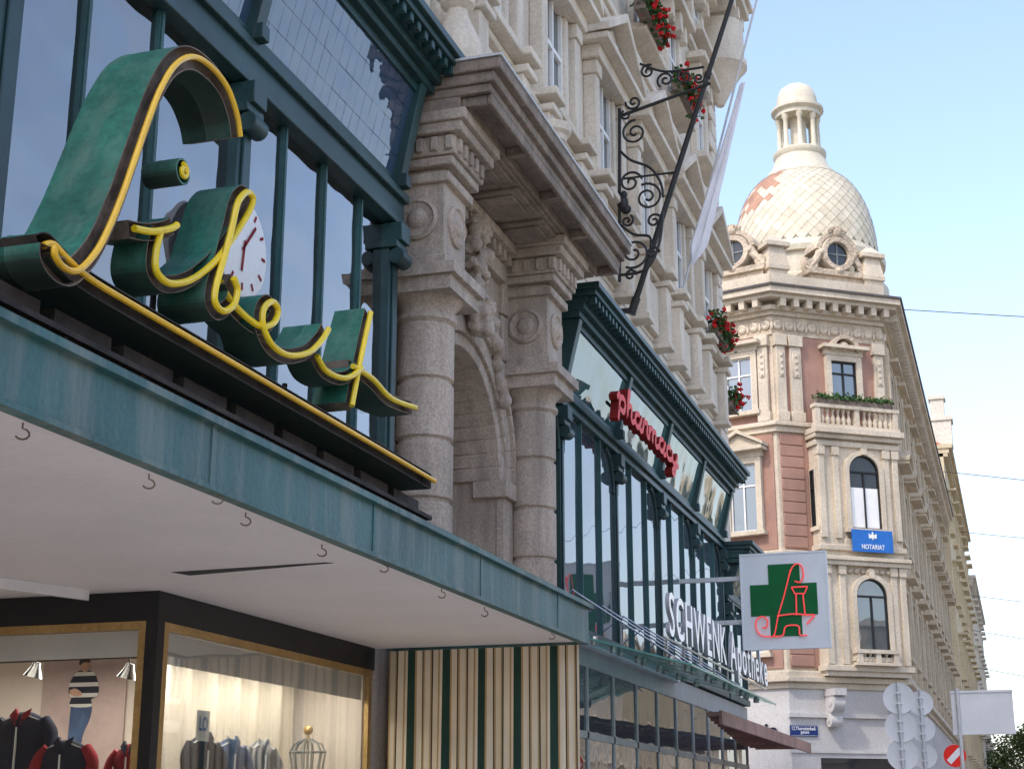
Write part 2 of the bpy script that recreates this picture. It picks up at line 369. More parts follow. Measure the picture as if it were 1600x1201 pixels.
# ================================================================== SETTING
b = MB(); b.box(-900, 900, -300, 1500, -.5, -.02); struct(b.build('ground', M['grass']))
b = MB(); b.box(2.4, 9, -60, 400, -.3, 0); struct(b.build('road', M['asphalt']))
b = MB(); b.box(-30, 2.4, -60, 35.5, -.3, .13); b.box(-30, 2.4, 47, 400, -.3, .13); b.box(-1.5, 2.4, 35.5, 47, -.3, .12); struct(b.build('pavement', M['paving'], bevel=.02))
b = MB(); b.box(-30, -1.5, 35.5, 47, -.3, 0); struct(b.build('side_street', M['asphalt']))
b = MB(); b.box(9, 14, -60, 400, -.3, .13); struct(b.build('pavement', M['paving'], bevel=.02))
b = MB()
for k in range(30): b.box(5.6, 5.72, -10+k*6, -7+k*6, .001, .005)
struct(b.build('road_markings', M['white']))
# ================================================================== NEAR BUILDING
bld = thing('stone_building', 'long cream stone building with dark green shopfronts, columned portal and pedimented windows on left', 'building', (-6.1, 20, 0))
b = MB()
b.box(-15, -6.95, -2, 35.4, 3.36, 22)
b.box(-15, -9.6, -2, 35.4, 0, 3.36)
b.box(-6.95, -6.1, -2, 35.4, 9.3, 21.6)
b.box(-6.95, -6.02, 19.9, 35.3, 0, 9.3)
wall = b.build('facade_wall', M['stone'], bld)
b = MB()
for k in range(5):
    z = 9.65+k*.42
    b.box(-6.1, -6.07, 13.9, 35.42, z+.012, z+.408)
for k in range(28):
    z = 9.65+k*.42
    L_ = .95 if k % 2 else .6
    b.box(-6.1, -6.0, 35.44-L_, 35.44, z+.025, z+.395)
b.build('rusticated_courses', M['stone_lt'], bld, bevel=.02)
for nm, bx in (('string_course', ((-6.1, -5.95, 11.74, 11.85),)), ('string_course', ((-6.1, -5.90, 15.75, 15.92), (-6.1, -5.97, 15.6, 15.749))), ('string_course', ((-6.1, -5.95, 19.3, 19.45),))):
    b = MB()
    for x0, x1, z0, z1 in bx: b.box(x0, x1, -2, 35.5, z0, z1)
    b.build(nm, M['stone_lt'], bld, bevel=.02)
b = MB()
b.box(-6.2, -5.95, -2, 35.6, 21.2, 21.6); b.box(-6.2, -5.45, -2, 36.0, 21.602, 21.75); b.box(-6.2, -5.15, -2, 36.2, 21.75, 22.0); b.box(-15, -5.05, -2, 36.3, 22.0, 22.15)
y = 14.0
while y < 35.8:
    b.box(-5.95, -5.25, y, y+.22, 21.3, 21.6); y += .62
b.build('eaves_cornice', M['stone_lt'], bld, bevel=.015)
b = MB()
b.lathe([(.1, 19.0), (.35, 19.5), (.62, 19.9), (.72, 20.0), (.72, 20.15), (.66, 20.2), (.66, 21.2)], Matrix.Translation((-5.85, 35.3, 0)), 20)
b.build('corner_oriel', M['stone_lt'], bld)
yc = 23.9
def up_window_row2():
    b = MB()
    for q in (-1, 1):
        b.box(-6.1, -5.97, yc+q*.6-.09, yc+q*.6+.09, 12.0, 14.05)
        b.box(-6.1, -5.78, yc+q*.92-.18, yc+q*.92+.18, 10.5, 11.62)
        b.box(-6.1, -5.69, yc+q*.92-.23, yc+q*.92+.23, 11.62, 11.73)
        b.box(-6.1, -5.64, yc+q*.92-.26, yc+q*.92+.26, 11.86, 11.98)
        b.box(-6.1, -5.73, yc+q*.92-.21, yc+q*.92+.21, 10.38, 10.498)
        b.box(-6.1, -5.88, yc+q*.92-.14, yc+q*.92+.14, 12.1, 13.8); b.box(-6.1, -5.84, yc+q*.92-.17, yc+q*.92+.17, 11.981, 12.1)
        b.box(-6.1, -5.84, yc+q*.92-.17, yc+q*.92+.17, 13.8, 14.05)
    b.box(-6.1, -5.76, yc-.655, yc+.655, 11.86, 11.99)
    b.box(-6.1, -5.95, yc-.7, yc+.7, 10.6, 11.55)
    wn = b.build('window', M['stone'], bld, bevel=.015)
    b = MB()
    b.box(-6.1, -5.78, yc-1.16, yc+1.16, 14.06, 14.3)
    b.box(-6.1, -5.58, yc-1.32, yc+1.32, 14.302, 14.42)
    b.prism([(-6.1, yc-1.2, 14.42), (-6.1, yc+1.2, 14.42), (-6.1, yc, 15.15)], (.28, 0, 0))
    for q in (-1, 1):
        b.hexa([(-6.1, yc+q*1.36, 14.424), (-5.54, yc+q*1.36, 14.424), (-5.54, yc, 15.25), (-6.1, yc, 15.25)],
               [(-6.1, yc+q*1.36, 14.58), (-5.54, yc+q*1.36, 14.58), (-5.54, yc, 15.43), (-6.1, yc, 15.43)])
    b.ball((-5.80, yc, 14.70), (.08, .22, .17))
    b.build('pediment', M['stone'], wn, bevel=.012)
    b = MB(); b.box(-6.11, -6.085, yc-.51, yc+.51, 12.0, 14.05); b.build('pane', M['pane'], wn)
    b = MB()
    for yy in (yc-.51, yc-.03, yc+.45): b.box(-6.085, -6.03, yy, yy+.06, 12.0, 14.05)
    b.box(-6.085, -6.032, yc-.45, yc+.45, 13.2, 13.28); b.box(-6.085, -6.032, yc-.45, yc+.45, 12.0, 12.07)
    b.build('frame', M['white'], wn)
    return wn
def up_window_row3(z, h):
    b = MB()
    for q in (-1, 1):
        b.box(-6.1, -5.95, yc+q*.66-.14, yc+q*.66+.14, z, z+h)
        b.box(-6.1, -5.80, yc+q*.66-.12, yc+q*.66+.12, z+h-.1, z+h+.32)
    b.box(-6.1, -5.70, yc-.9, yc+.9, z-.16, z-.002)
    wn = b.build('window', M['stone'], bld, bevel=.015)
    b = MB()
    b.box(-6.1, -5.88, yc-.52, yc+.52, z+h, z+h+.32); b.box(-6.1, -5.64, yc-1.0, yc+1.0, z+h+.322, z+h+.48); b.box(-6.1, -5.72, yc-.9, yc+.9, z+h+.48, z+h+.56)
    b.box(-6.1, -5.76, yc-.13, yc+.13, z+h-.15, z+h+.318)
    b.build('hood', M['stone'], wn, bevel=.015)
    b = MB(); b.box(-6.11, -6.085, yc-.52, yc+.52, z, z+h); b.build('pane', M['pane'], wn)
    b = MB()
    for yy in (yc-.52, yc-.03, yc+.46): b.box(-6.085, -6.03, yy, yy+.06, z, z+h)
    b.box(-6.085, -6.032, yc-.46, yc+.46, z+h*.62, z+h*.62+.07); b.build('frame', M['white'], wn)
    return wn
w2 = up_window_row2(); w3 = up_window_row3(16.5, 2.0); w4 = up_window_row3(19.75, 1.1)
for dy in (-9.3, -6.2, -3.1, 3.1, 6.2, 9.3):
    dup_part(w2, (0, dy, 0)); dup_part(w3, (0, dy, 0)); dup_part(w4, (0, dy, 0))
# ------------------------------------------------------------------ portal
b = MB()
b.box(-6.95, -6.0, 14.12, 15.25, 0, 9.3); b.box(-6.95, -6.0, 18.0, 19.9, 0, 9.3)
ac, ar, az = 16.62, 1.37, 5.75
for i in range(20):
    a0, a1 = math.pi*i/20, math.pi*(i+1)/20
    y0, y1 = ac+ar*math.cos(a0), ac+ar*math.cos(a1)
    b.hexa([(-6.95, y0, az+ar*math.sin(a0)), (-6.0, y0, az+ar*math.sin(a0)), (-6.0, y1, az+ar*math.sin(a1)), (-6.95, y1, az+ar*math.sin(a1))],
           [(-6.95, y0, 9.3), (-6.0, y0, 9.3), (-6.0, y1, 9.3), (-6.95, y1, 9.3)])
b.box(-6.95, -6.85, 15.25, 18.0, 0, 7.3)
portal = b.build('portal', M['portal'], bld, weld=True)
for ya, yb in ((14.12, 14.42), (15.0, 15.24), (18.02, 18.32), (18.9, 19.88)):
    b = MB()
    for k in range(9):
        z = 3.6+k*.625
        b.box(-6.02, -5.93, ya, yb, z+.015, z+.61)
    b.build('ashlar_strip', M['portal'], portal, bevel=.02)
T90 = lambda y0: frameM((-6.0, y0, 0), V((0, 1, 0)), V((1, 0, 0)), V((0, 0, 1)))
b = MB(T90(0))
b.arc(ac, az, ar-.04, ar+.12, -.6, .05, n=24); b.arc(ac, az, ar+.125, ar+.34, -.01, .10, n=24); b.arc(ac, az, ar+.345, ar+.42, -.01, .15, n=24)
for q in (-1, 1):
    b.box(ac+q*(ar+.17)-.18, ac+q*(ar+.17)+.18, -.01, .1, 0, az-.22); b.box(ac+q*(ar+.16)-.24, ac+q*(ar+.16)+.24, -.3, .16, az-.22, az-.002)
b.build('arch_moulding', M['portal'], portal, bevel=.01)
def column(yc):
    b = MB(); cx = -5.72
    prof = [(.33, 0)]
    z = .3
    while z < 6.3:
        prof += [(.275, z), (.308, z+.025), (.308, z+.595), (.275, z+.62)]; z += .645
    prof += [(.30, 6.62), (.30, 6.72), (.34, 6.76), (.34, 6.8), (.31, 6.83), (.31, 6.9), (.40, 7.0)]
    b.lathe(prof, Matrix.Translation((cx, yc, 0)), 32)
    b.box(-6.0, -5.28, yc-.45, yc+.45, 7.0, 7.16); b.box(-6.0, -5.22, yc-.5, yc+.5, 7.16, 7.28)
    b.build('column', M['portal'], portal)
    b = MB()
    b.box(-6.0, -5.4, yc-.34, yc+.34, 7.28, 8.42)
    b.box(-6.0, -5.36, yc-.38, yc+.38, 7.282, 7.42); b.box(-6.0, -5.33, yc-.40, yc+.40, 8.25, 8.36); b.box(-6.0, -5.28, yc-.44, yc+.44, 8.42, 8.52)
    for k in range(5): b.box(-5.28, -5.20, yc-.40+k*.18, yc-.40+k*.18+.09, 8.56, 8.72)
    for k in range(4): b.box(-5.85+k*.17, -5.85+k*.17+.09, yc-.52, yc+.52, 8.56, 8.72)
    b.box(-6.0, -5.24, yc-.48, yc+.48, 8.522, 8.74); b.box(-6.0, -5.14, yc-.56, yc+.56, 8.742, 8.86); b.box(-6.0, -5.08, yc-.6, yc+.6, 8.86, 8.98)
    b.build('pilaster_block', M['portal'], portal, bevel=.012)
    for c, d in (((-5.4, yc, 7.85), (1, 0, 0)), ((-5.7, yc-.34, 7.85), (0, -1, 0))):
        m = MB()
        m.lathe([(.235, -.02), (.235, .03), (.20, .055), (.18, .03), (.12, .03), (.10, .06), (.06, .08), (0, .085)], axisM(c, d), 24)
        m.build('medallion', M['portal'], portal)
column(14.72); column(18.6)
b = MB()
b.box(-6.1, -5.15, 14.14, 19.75, 8.98, 9.12)
for xx in (-5.15, -4.86): b.box(xx, xx+.06, 14.2, 19.8, 9.0, 9.12)
for yy in (14.2, 15.55, 16.9, 18.25, 19.72): b.box(-5.09, -4.86, yy, yy+.08, 9.0, 9.12)
b.box(-6.1, -4.80, 14.13, 19.86, 9.122, 9.22); b.box(-6.1, -4.74, 14.09, 19.90, 9.22, 9.34); b.box(-6.1, -4.66, 14.04, 19.95, 9.34, 9.47)
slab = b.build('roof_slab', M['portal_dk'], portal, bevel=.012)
b = MB()
b.box(-6.1, -4.64, 14.02, 19.97, 9.472, 9.50); b.build('lead_capping', M['grey'], portal)
for k in range(3):
    b = MB()
    y0 = 15.3+k*1.05
    b.box(-5.98, -5.2, y0, y0+.85, 8.93, 8.978); b.box(-5.88, -5.3, y0+.1, y0+.75, 8.90, 8.929)
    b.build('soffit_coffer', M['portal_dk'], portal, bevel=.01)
b = MB()
for k in range(13): b.box(-6.0, -5.82, 15.35+k*.215, 15.35+k*.215+.11, 8.62, 8.76)
b.box(-6.0, -5.9, 15.3, 18.05, 8.4, 8.62); b.box(-6.0, -5.75, 15.3, 18.05, 8.76, 8.88)
b.build('dentil_band', M['portal'], portal)
# carved keystone
b = MB(); kx, ky, kz = -5.78, ac, 7.55
b.ball((kx, ky, kz), (.18, .17, .25)); b.ball((kx+.16, ky, kz-.01), (.07, .045, .08)); b.ball((kx+.13, ky, kz-.17), (.07, .09, .045)); b.ball((kx+.12, ky, kz-.26), (.09, .1, .09))
for q in (-1, 1):
    b.ball((kx+.14, ky+q*.075, kz+.09), (.06, .065, .03)); b.ball((kx+.1, ky+q*.11, kz-.06), (.07, .06, .07)); b.ball((kx+.15, ky+q*.06, kz+.045), (.03, .03, .025))
for k in range(26):
    a = math.pi*2*k/26
    b.ball((kx-.02+random.uniform(-.03, .06), ky+.23*math.cos(a), kz+.04+.31*math.sin(a)), random.uniform(.055, .09), 8, 5)
for k in range(46):
    t = random.random()
    b.ball((kx-.1+random.uniform(0, .14), ky+random.gauss(0, .15), kz+.4+t*.85), random.uniform(.05, .1), 8, 5)
for q in (-1, 1):
    for k in range(26):
        t = k/25
        b.ball((-5.9+random.uniform(0, .1), ky+q*(.35+.85*t), kz+.15-1.0*t*t+random.uniform(-.09, .09)), random.uniform(.06, .11), 8, 5)
ks = b.build('carved_keystone', M['portal'], portal)
rm = ks.modifiers.new('r', 'REMESH'); rm.mode = 'VOXEL'; rm.voxel_size = .022; rm.use_smooth_shade = True
for yy in (15.0, 18.9):
    b = MB()
    b.lathe([(.26, 9.5), (.26, 9.6), (.18, 9.66), (.16, 9.75), (.26, 9.95), (.30, 10.1), (.26, 10.28), (.14, 10.55), (.12, 10.65), (.2, 10.72), (.2, 10.8), (.26, 10.84), (.28, 10.95), (.1, 11.0), (0, 11.15)], Matrix.Translation((-5.5, yy, 0)), 24)
    b.build('urn', M['stone'], portal)
# ------------------------------------------------------------------ shopfronts
def shopfront(y0, y1, zb, zbar, zg, zt, piers, mulls, glass, tglass, tiled, gx, pw=.12, mw=.035):
    b = MB()
    b.box(-6.05, -5.74, y0, y1, zbar, zg); b.box(-6.05, -5.68, y0, y1, zg-.1, zg-.001); b.box(-6.05, -5.70, y0, y1, zbar-.002, zbar+.08)
    sf = b.build('shopfront', M['teal'], bld, bevel=.01)
    b = MB(); b.box(-6.05, -5.72, y0, y1, zb-.12, zb); b.build('sill', M['teal'], sf)
    edges = sorted([y0]+list(piers)+[y1])
    for yp in piers:
        b = MB()
        b.box(-6.05, -5.75, yp-pw, yp+pw, zb, zbar-.3); b.box(-5.75, -5.725, yp-pw*.5, yp+pw*.5, zb, zbar-.4)
        b.box(-6.05, -5.66, yp-.15, yp+.15, zbar-.3, zbar-.22); b.box(-6.05, -5.62, yp-.12, yp+.12, zbar-.22, zbar-.02)
        b.lathe([(.0, -.121), (.09, -.12), (.09, .12), (0, .121)], axisM((-5.68, yp, zbar-.39), (0, 1, 0)), 14)
        b.box(-6.0, -5.60, yp-.07, yp+.07, zg, zg+.14)
        b.hexa([(-5.95, yp-.08, zg), (-5.68, yp-.08, zg), (-5.68, yp+.08, zg), (-5.95, yp+.08, zg)], [(-5.8, yp-.08, zt), (-5.44, yp-.08, zt), (-5.44, yp+.08, zt), (-5.8, yp+.08, zt)])
        b.build('pier', M['teal'], sf, bevel=.008)
    for ym in mulls:
        b = MB(); b.box(-6.0, gx+.035, ym-mw, ym+mw, zb, zbar); b.box(gx+.035, gx+.05, ym-mw*.5, ym+mw*.5, zb, zbar); b.build('mullion', M['teal_md'], sf)
    allv = sorted(list(piers)+list(mulls)+[y0, y1])
    for a, c in zip(allv[:-1], allv[1:]):
        if c-a < .25: continue
        g = MB(); g.box(gx-.012, gx, a+.03, c-.03, zb, zbar); g.build('window_pane', glass, sf)
    for a, c in zip(edges[:-1], edges[1:]):
        if c-a < .4: continue
        g = MB()
        ya, yb, za, zb_ = a+.08, c-.08, zg+.06, zt-.06
        PX = lambda z: -5.77+(z-za)/(zb_-za)*.25
        if tiled:
            nu, nv = max(1, int((yb-ya)/.16)), 4
            for i in range(nu):
                for j in range(nv):
                    u0, u1 = ya+(yb-ya)*i/nu, ya+(yb-ya)*(i+1)/nu; v0, v1 = za+(zb_-za)*j/nv, za+(zb_-za)*(j+1)/nv
                    tu, tv = random.gauss(0, .007), random.gauss(0, .008); mu, mv = (u0+u1)/2, (v0+v1)/2
                    g.poly([(PX(z)+tu*(y-mu)+tv*(z-mv), y, z) for y, z in ((u0+.002, v0+.002), (u1-.002, v0+.002), (u1-.002, v1-.002), (u0+.002, v1-.002))])
            g.hexa([(-5.84, ya, za), (-5.81, ya, za), (-5.81, yb, za), (-5.84, yb, za)], [(-5.59, ya, zb_), (-5.56, ya, zb_), (-5.56, yb, zb_), (-5.59, yb, zb_)])
        else:
            g.hexa([(-5.79, ya, za), (-5.77, ya, za), (-5.77, yb, za), (-5.79, yb, za)], [(-5.54, ya, zb_), (-5.52, ya, zb_), (-5.52, yb, zb_), (-5.54, yb, zb_)])
        g.build('transom_pane', tglass, sf)
        fr = MB()
        for zz0, zz1, xa in ((zg, zg+.1, -5.73), (zt-.1, zt, -5.50)): fr.box(xa-.1, xa, a+.08, c-.08, zz0, zz1)
        fr.build('transom_frame', M['teal'], sf)
    b = MB()
    b.box(-6.05, -5.42, y0-.02, y1+.02, zt, zt+.1); b.box(-6.05, -5.34, y0-.06, y1+.06, zt+.1, zt+.2); b.box(-6.05, -5.16, y0-.1, y1+.1, zt+.28, zt+.36); b.box(-6.05, -5.10, y0-.14, y1+.14, zt+.36, zt+.45)
    b.box(-6.05, -5.30, y0-.06, y1+.06, zt+.2, zt+.28)
    y = y0
    while y < y1: b.box(-5.30, -5.19, y, y+.09, zt+.18, zt+.279); y += .2
    b.build('cornice', M['teal'], sf, bevel=.008)
    return sf
sfl = shopfront(-1, 14.08, 3.9, 7.6, 8.0, 9.15, [1.1, 4.25, 7.4, 10.55, 13.85], [5.2, 6.3, 8.3, 9.25, 11.4, 12.25, 13.1], M['clear'], M['pane_b'], True, -5.84)
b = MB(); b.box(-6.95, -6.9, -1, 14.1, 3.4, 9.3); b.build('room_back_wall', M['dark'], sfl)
sfr = shopfront(19.95, 32.6, 4.25, 7.25, 7.5, 8.5, [20.1, 23.2, 26.3, 29.4, 32.45], [21.1, 22.2, 24.2, 25.3, 27.3, 28.4, 30.4, 31.5], M['pane'], M['pane_t'], False, -5.785, .08, .025)
for yp in (20.1, 23.2, 26.3, 29.4, 32.45):
    for q in (-1, 1):
        b = MB()
        pts = [(-5.765, yp+q*(.10+.5*(1-math.cos(t))), 6.6+.62*math.sin(t)) for t in [math.pi/2*i/8 for i in range(9)]]
        b.tube(pts, .032, 6); b.build('bracket_arch', M['teal'], sfr)
sf3 = shopfront(32.8, 35.3, 4.25, 6.2, 6.35, 7.0, [33.0, 35.1], [34.0], M['pane'], M['pane_t'], False, -5.785, .08, .025)
b = MB()
b.box(-6.05, -5.8, 19.95, 35.3, 3.75, 4.1); b.box(-6.05, -5.8, 19.95, 35.3, 2.75, 2.85)
y = 20.0
while y < 35.3: b.box(-6.05, -5.80, y-.04, y+.04, 0.13, 3.75); y += 1.52
gf = b.build('ground_floor_front', M['frame_md'], bld)
y = 20.0; k = 0
while y < 33.8:
    g = MB(); g.box(-5.84, -5.82, y+.04, y+1.48, .3, 2.75); g.build('window_pane', M['pane'] if k % 3 else M['pane_d'], gf)
    g = MB(); g.box(-5.845, -5.825, y+.04, y+1.48, 2.85, 3.75); g.build('window_pane', M['pane'], gf)
    y += 1.52; k += 1
# glass canopy
b = MB()
b.box(-5.9, -5.7, 19.98, 27.5, 4.02, 4.14)
gc = b.build('glass_canopy', M['grey'], bld)
CXF, CZF = -4.0, 3.58
for k in range(5):
    y0 = 20.0+k*1.48
    zz = .004*(k % 2)
    g = MB()
    g.hexa([(-5.7, y0, 4.06+zz), (CXF, y0, CZF+zz), (CXF, y0+1.45, CZF+zz), (-5.7, y0+1.45, 4.06+zz)], [(-5.7, y0, 4.08+zz), (CXF, y0, CZF+.02+zz), (CXF, y0+1.45, CZF+.02+zz), (-5.7, y0+1.45, 4.08+zz)])
    g.build('glass_panel', M['canopyglass'], gc)
    g = MB(); g.box(CXF, CXF+.015, y0, y0+1.45, CZF-.005+zz, CZF+.025+zz)
    g.hexa([(-5.7, y0-.012, 4.06+zz), (CXF, y0-.012, CZF+zz), (CXF, y0-.002, CZF+zz), (-5.7, y0-.002, 4.06+zz)], [(-5.7, y0-.012, 4.082+zz), (CXF, y0-.012, CZF+.022+zz), (CXF, y0-.002, CZF+.022+zz), (-5.7, y0-.002, 4.082+zz)])
    g.build('glass_edge', M['glassedge'], gc)
    g = MB()
    g.tube([(-5.8, y0+.72, 4.75), (-4.2, y0+.72, CZF+.08)], .014, 6)
    for xx in (-5.35, -4.3):
        for yy in (.2, 1.25): g.lathe([(.05, -.06), (.05, .05), (.02, .07)], Matrix.Translation((xx, y0+yy, 4.07+(CZF-4.06)*(xx+5.7)/1.7)), 8)
    g.build('canopy_fixing', M['steel'], gc)
# ------------------------------------------------------------------ street canopy of the left shop
b = MB()
b.box(-9.6, -3.84, -1.5, 14.12, 3.25, 3.34)
can = b.build('canopy', M['soffit'], bld)
b = MB()
b.box(-3.84, -3.80, -1.5, 14.15, 3.225, 3.56); b.box(-3.86, -3.76, -1.5, 14.17, 3.56, 3.60); b.box(-3.86, -3.785, -1.5, 14.16, 3.222, 3.25)
b.box(-5.85, -3.84, 14.12, 14.15, 3.225, 3.56)
for yy in (2.4, 4.6, 6.78, 8.9, 11.0, 13.1): b.box(-3.80, -3.793, yy, yy+.05, 3.25, 3.56)
b.build('fascia', M['fascia'], can)
b = MB()
b.box(-5.85, -3.86, -1.5, 14.12, 3.48, 3.54)
y = 3.0
while y < 14:
    ln = random.uniform(.2, .9); b.box(-4.05, -3.80-random.uniform(0, .05), y, y+ln, 3.601, 3.61+random.uniform(0, .03)); y += ln+random.uniform(.05, .4)
b.box(-3.9, -3.87, -1.5, 14.15, 3.54, 3.66)
b.build('canopy_roof', M['tar'], can)
p0, p1 = onZ(268, 893, 3.25), onZ(507, 878, 3.25)
b = MB(); b.prism([(p0.x, p0.y, 3.246), (p1.x, p1.y, 3.246), (p1.x+.05, p1.y+.03, 3.246), (p0.x+.05, p0.y+.16, 3.246)], (0, 0, .003)); b.build('soffit_slit', M['dark'], can)
for px, py in ((36, 660), (233, 740), (384, 800), (503, 850), (600, 876), (690, 918), (757, 948), (862, 985), (340, 765)):
    p = onZ(px, py, 3.25); m = MB()
    m.tube([(p.x, p.y, 3.26)]+[(p.x+.022*math.sin(a), p.y+.022*math.sin(a), 3.20+.024*math.cos(a)) for a in [0, .6, 1.2, 1.8, 2.4, 3.0, 3.6, 4.2]], .0045, 6)
    m.build('hook', M['rust'], can)
b = MB(); p0, p1 = onZ(-60, 905, 3.2), onZ(132, 930, 3.2)
b.prism([(p0.x, p0.y-.06, 3.17), (p1.x, p1.y-.06, 3.17), (p1.x, p1.y+.06, 3.17), (p0.x, p0.y+.06, 3.17)], (0, 0, .078)); b.build('strip_light', M['white'], can)
# ------------------------------------------------------------------ display window
DX, DY = -5.98, 10.0
b = MB()
b.box(-9.5, DX+.04, DY-.04, 14.05, 3.03, 3.248)
b.box(DX-.05, DX+.05, DY-.05, DY+.05, 0, 3.03); b.box(-9.5, DX+.04, DY-.03, 14.05, .13, .5)
dw = b.build('display_window', M['black'], bld)
b = MB()
b.box(-9.5, DX-.05, DY-.045, DY-.005, 2.97, 3.03); b.box(DX-.11, DX-.052, DY-.046, DY-.006, .5, 2.97)
b.box(DX+.005, DX+.046, DY+.05, 14.0, 2.97, 3.03); b.box(DX+.006, DX+.047, DY+.052, DY+.12, .5, 2.97); b.box(DX+.006, DX+.047, 13.9, 13.98, .5, 2.97)
b.build('gold_frame', M['gold'], dw)
g = MB(); g.box(-9.5, DX-.11, DY-.02, DY-.014, .5, 2.97); g.build('pane', M['clear2'], dw)
g = MB(); g.box(DX+.02, DX+.026, DY+.12, 13.9, .5, 2.97); g.build('pane', M['clear2'], dw)
g = MB(); g.box(-9.5, DX-.12, DY+.02, DY+.03, 2.78, 2.97); g.build('blind', M['blind'], dw)
g = MB(); g.box(DX-.03, DX-.02, DY+.14, 13.88, 2.74, 2.97); g.build('blind', M['blind'], dw)
g = MB()
g.box(-9.5, -9.45, DY, 14, .5, 3.03); g.box(-9.45, -6.02, 13.95, 14.0, .5, 3.03); g.box(-9.45, -7.0, 12.3, 12.36, .5, 3.03); g.box(-9.45, -6.05, DY+.02, 13.95, .5, .54)
g.build('interior_wall', M['wallin'], dw)
g = MB(); g.tube([(-9.2, DY+.3, 2.98), (-6.3, DY+.3, 2.98)], .02, 8); g.build('lit_tube', M['tube'], dw)
g = MB(); g.tube([(DX-.3, DY+1.0, 2.98), (DX-.3, 13.8, 2.98)], .02, 8); g.build('lit_tube', M['tube'], dw)
for loc, sx, sy, e in (((-7.6, DY+1.1, 2.95), 2.4, .5, 46), ((-6.3, 12.3, 2.95), .4, 2.6, 46)):
    la = bpy.data.lights.new('display_lamp', 'AREA'); la.shape = 'RECTANGLE'; la.size = sx; la.size_y = sy; la.energy = e; la.color = (1, .95, .87)
    lo = bpy.data.objects.new('display_lamp', la); lo.location = loc; col.objects.link(lo)
for (px, py), lb in (((55, 1046), 'polished steel spot lamp hanging in the display window, nearer the left edge'), ((201, 1048), 'polished steel spot lamp hanging in the display window beside its corner post')):
    p = onY(px, py, DY+.55)
    t = thing('spot_lamp', lb, 'lamp', p, 'spot lamps in the shop display')
    m = MB(); m.lathe([(.02, .06), (.03, .055), (.04, .02), (.075, -.05), (.078, -.055), (.07, -.05), (.03, .01), (0, .015)], Matrix.Translation(p) @ Matrix.Rotation(.25, 4, 'Y'), 18); m.build('reflector', M['steel'], t)
    m = MB(); m.tube([p+V((0, 0, .06)), p+V((0, 0, .14)), V((p.x, p.y, 3.03))], .006, 6); m.build('stem', M['black'], t)
    m = MB(); m.ball(p+V((-.005, 0, -.03)), .022); m.build('bulb', M['bulb'], t)
PYs = 12.28
pa, pb = onY(70, 1032, PYs), onY(190, 1180, PYs)
pt = thing('poster', 'tall shop poster showing a person in a dark striped sweater and jeans, hands joined', 'poster', ((pa.x+pb.x)/2, PYs, .5))
m = MB(); m.box(pa.x, pb.x, PYs-.004, PYs+.015, .6, pa.z+.05); m.build('print', M['poster'], pt)
def pp(pts, d): return [onY(x, y, PYs-d) for x, y in pts]
def flat(name, pts, d, mat):
    m = MB(); m.poly(pp([(p.x, p.y) for p in spline([V((x, y, 0)) for x, y in pts+pts[:1]], 4)[:-1]], d)); return m.build(name, mat, pt)
flat('trousers', [(111, 1100), (141, 1100), (140, 1122), (128, 1152), (121, 1205), (103, 1205), (106, 1150)], .008, M['bluecloth'])
flat('sweater', [(122, 1048), (133, 1046), (147, 1050), (154, 1070), (152, 1086), (142, 1092), (142, 1103), (110, 1103), (111, 1090), (107, 1078), (112, 1060)], .011, M['sweater'])
flat('head', [(127, 1035), (133, 1031), (139, 1034), (140, 1041), (136, 1048), (130, 1049), (126, 1043)], .014, M['skin'])
flat('hair', [(125, 1040), (124, 1033), (131, 1027), (138, 1028), (141, 1034), (133, 1034), (128, 1036)], .017, M['black'])
flat('hands', [(108, 1078), (118, 1075), (128, 1082), (124, 1087), (112, 1086)], .016, M['skin'])
def garment(name, label, cat, c, w, h, mats, grp, arms=.9, tilt=0):
    t = thing(name, label, cat, (c.x, c.y, c.z-h), grp)
    T = Matrix.Translation((c.x, c.y, c.z-h)) @ Matrix.Rotation(tilt, 4, 'Z')
    m = MB(T)
    prof = [(.42*w, 0), (.44*w, .25*h), (.43*w, .55*h), (.47*w, .76*h), (.42*w, .86*h), (.26*w, .94*h), (.15*w, .98*h), (.11*w, .985*h)]
    m.lathe(prof, None, 24, sx=1, sy=.42); m.build('body', mats[0], t)
    for q in (-1, 1):
        a = MB(T); a.tube(spline([(q*.36*w, 0, .87*h), (q*.54*w, -.02, .68*h), (q*.60*w*arms, -.06, .4*h), (q*.56*w*arms, -.10, .12*h)], 4), [.11*w]*4+[.105*w]*4+[.09*w]*4+[.08*w], 10)
        a.build('sleeve', mats[1], t)
    k = MB(T)
    for q in (-1, 1):
        k.prism([(q*.02*w, -.17*w, .80*h), (q*.16*w, -.13*w, .93*h), (q*.13*w, -.02*w, 1.03*h), (q*.03*w, -.12*w, .96*h)], (q*.012, -.012, .004))
    k.build('collar', mats[2], t)
    z = MB(T); z.box(-.005, .005, -.215*w, -.18*w, .05*h, .78*h)
    for q in (-1, 1): z.tube([(q*.14*w, -.12*w, .935*h), (q*.40*w, -.06*w, .845*h), (q*.52*w, -.09*w, .70*h)], .006, 5)
    z.build('piping', M['white'], t)
    return t
garment('jacket', 'navy sports jacket with white piping and red collar at the left of the display', 'jacket', onY(40, 1110, DY+.7), .50, .6, [M['navycloth'], M['navycloth'], M['redcloth']], 'jackets in the display')
garment('jacket', 'red and navy jacket in front of the poster', 'jacket', onY(106, 1154, DY+.6), .46, .55, [M['navycloth'], M['redcloth'], M['navycloth']], 'jackets in the display')
garment('jacket', 'dark red jacket close to the corner post of the display', 'jacket', onY(205, 1160, DY+.9), .32, .5, [M['redcloth'], M['redcloth'], M['navycloth']], 'jackets in the display')
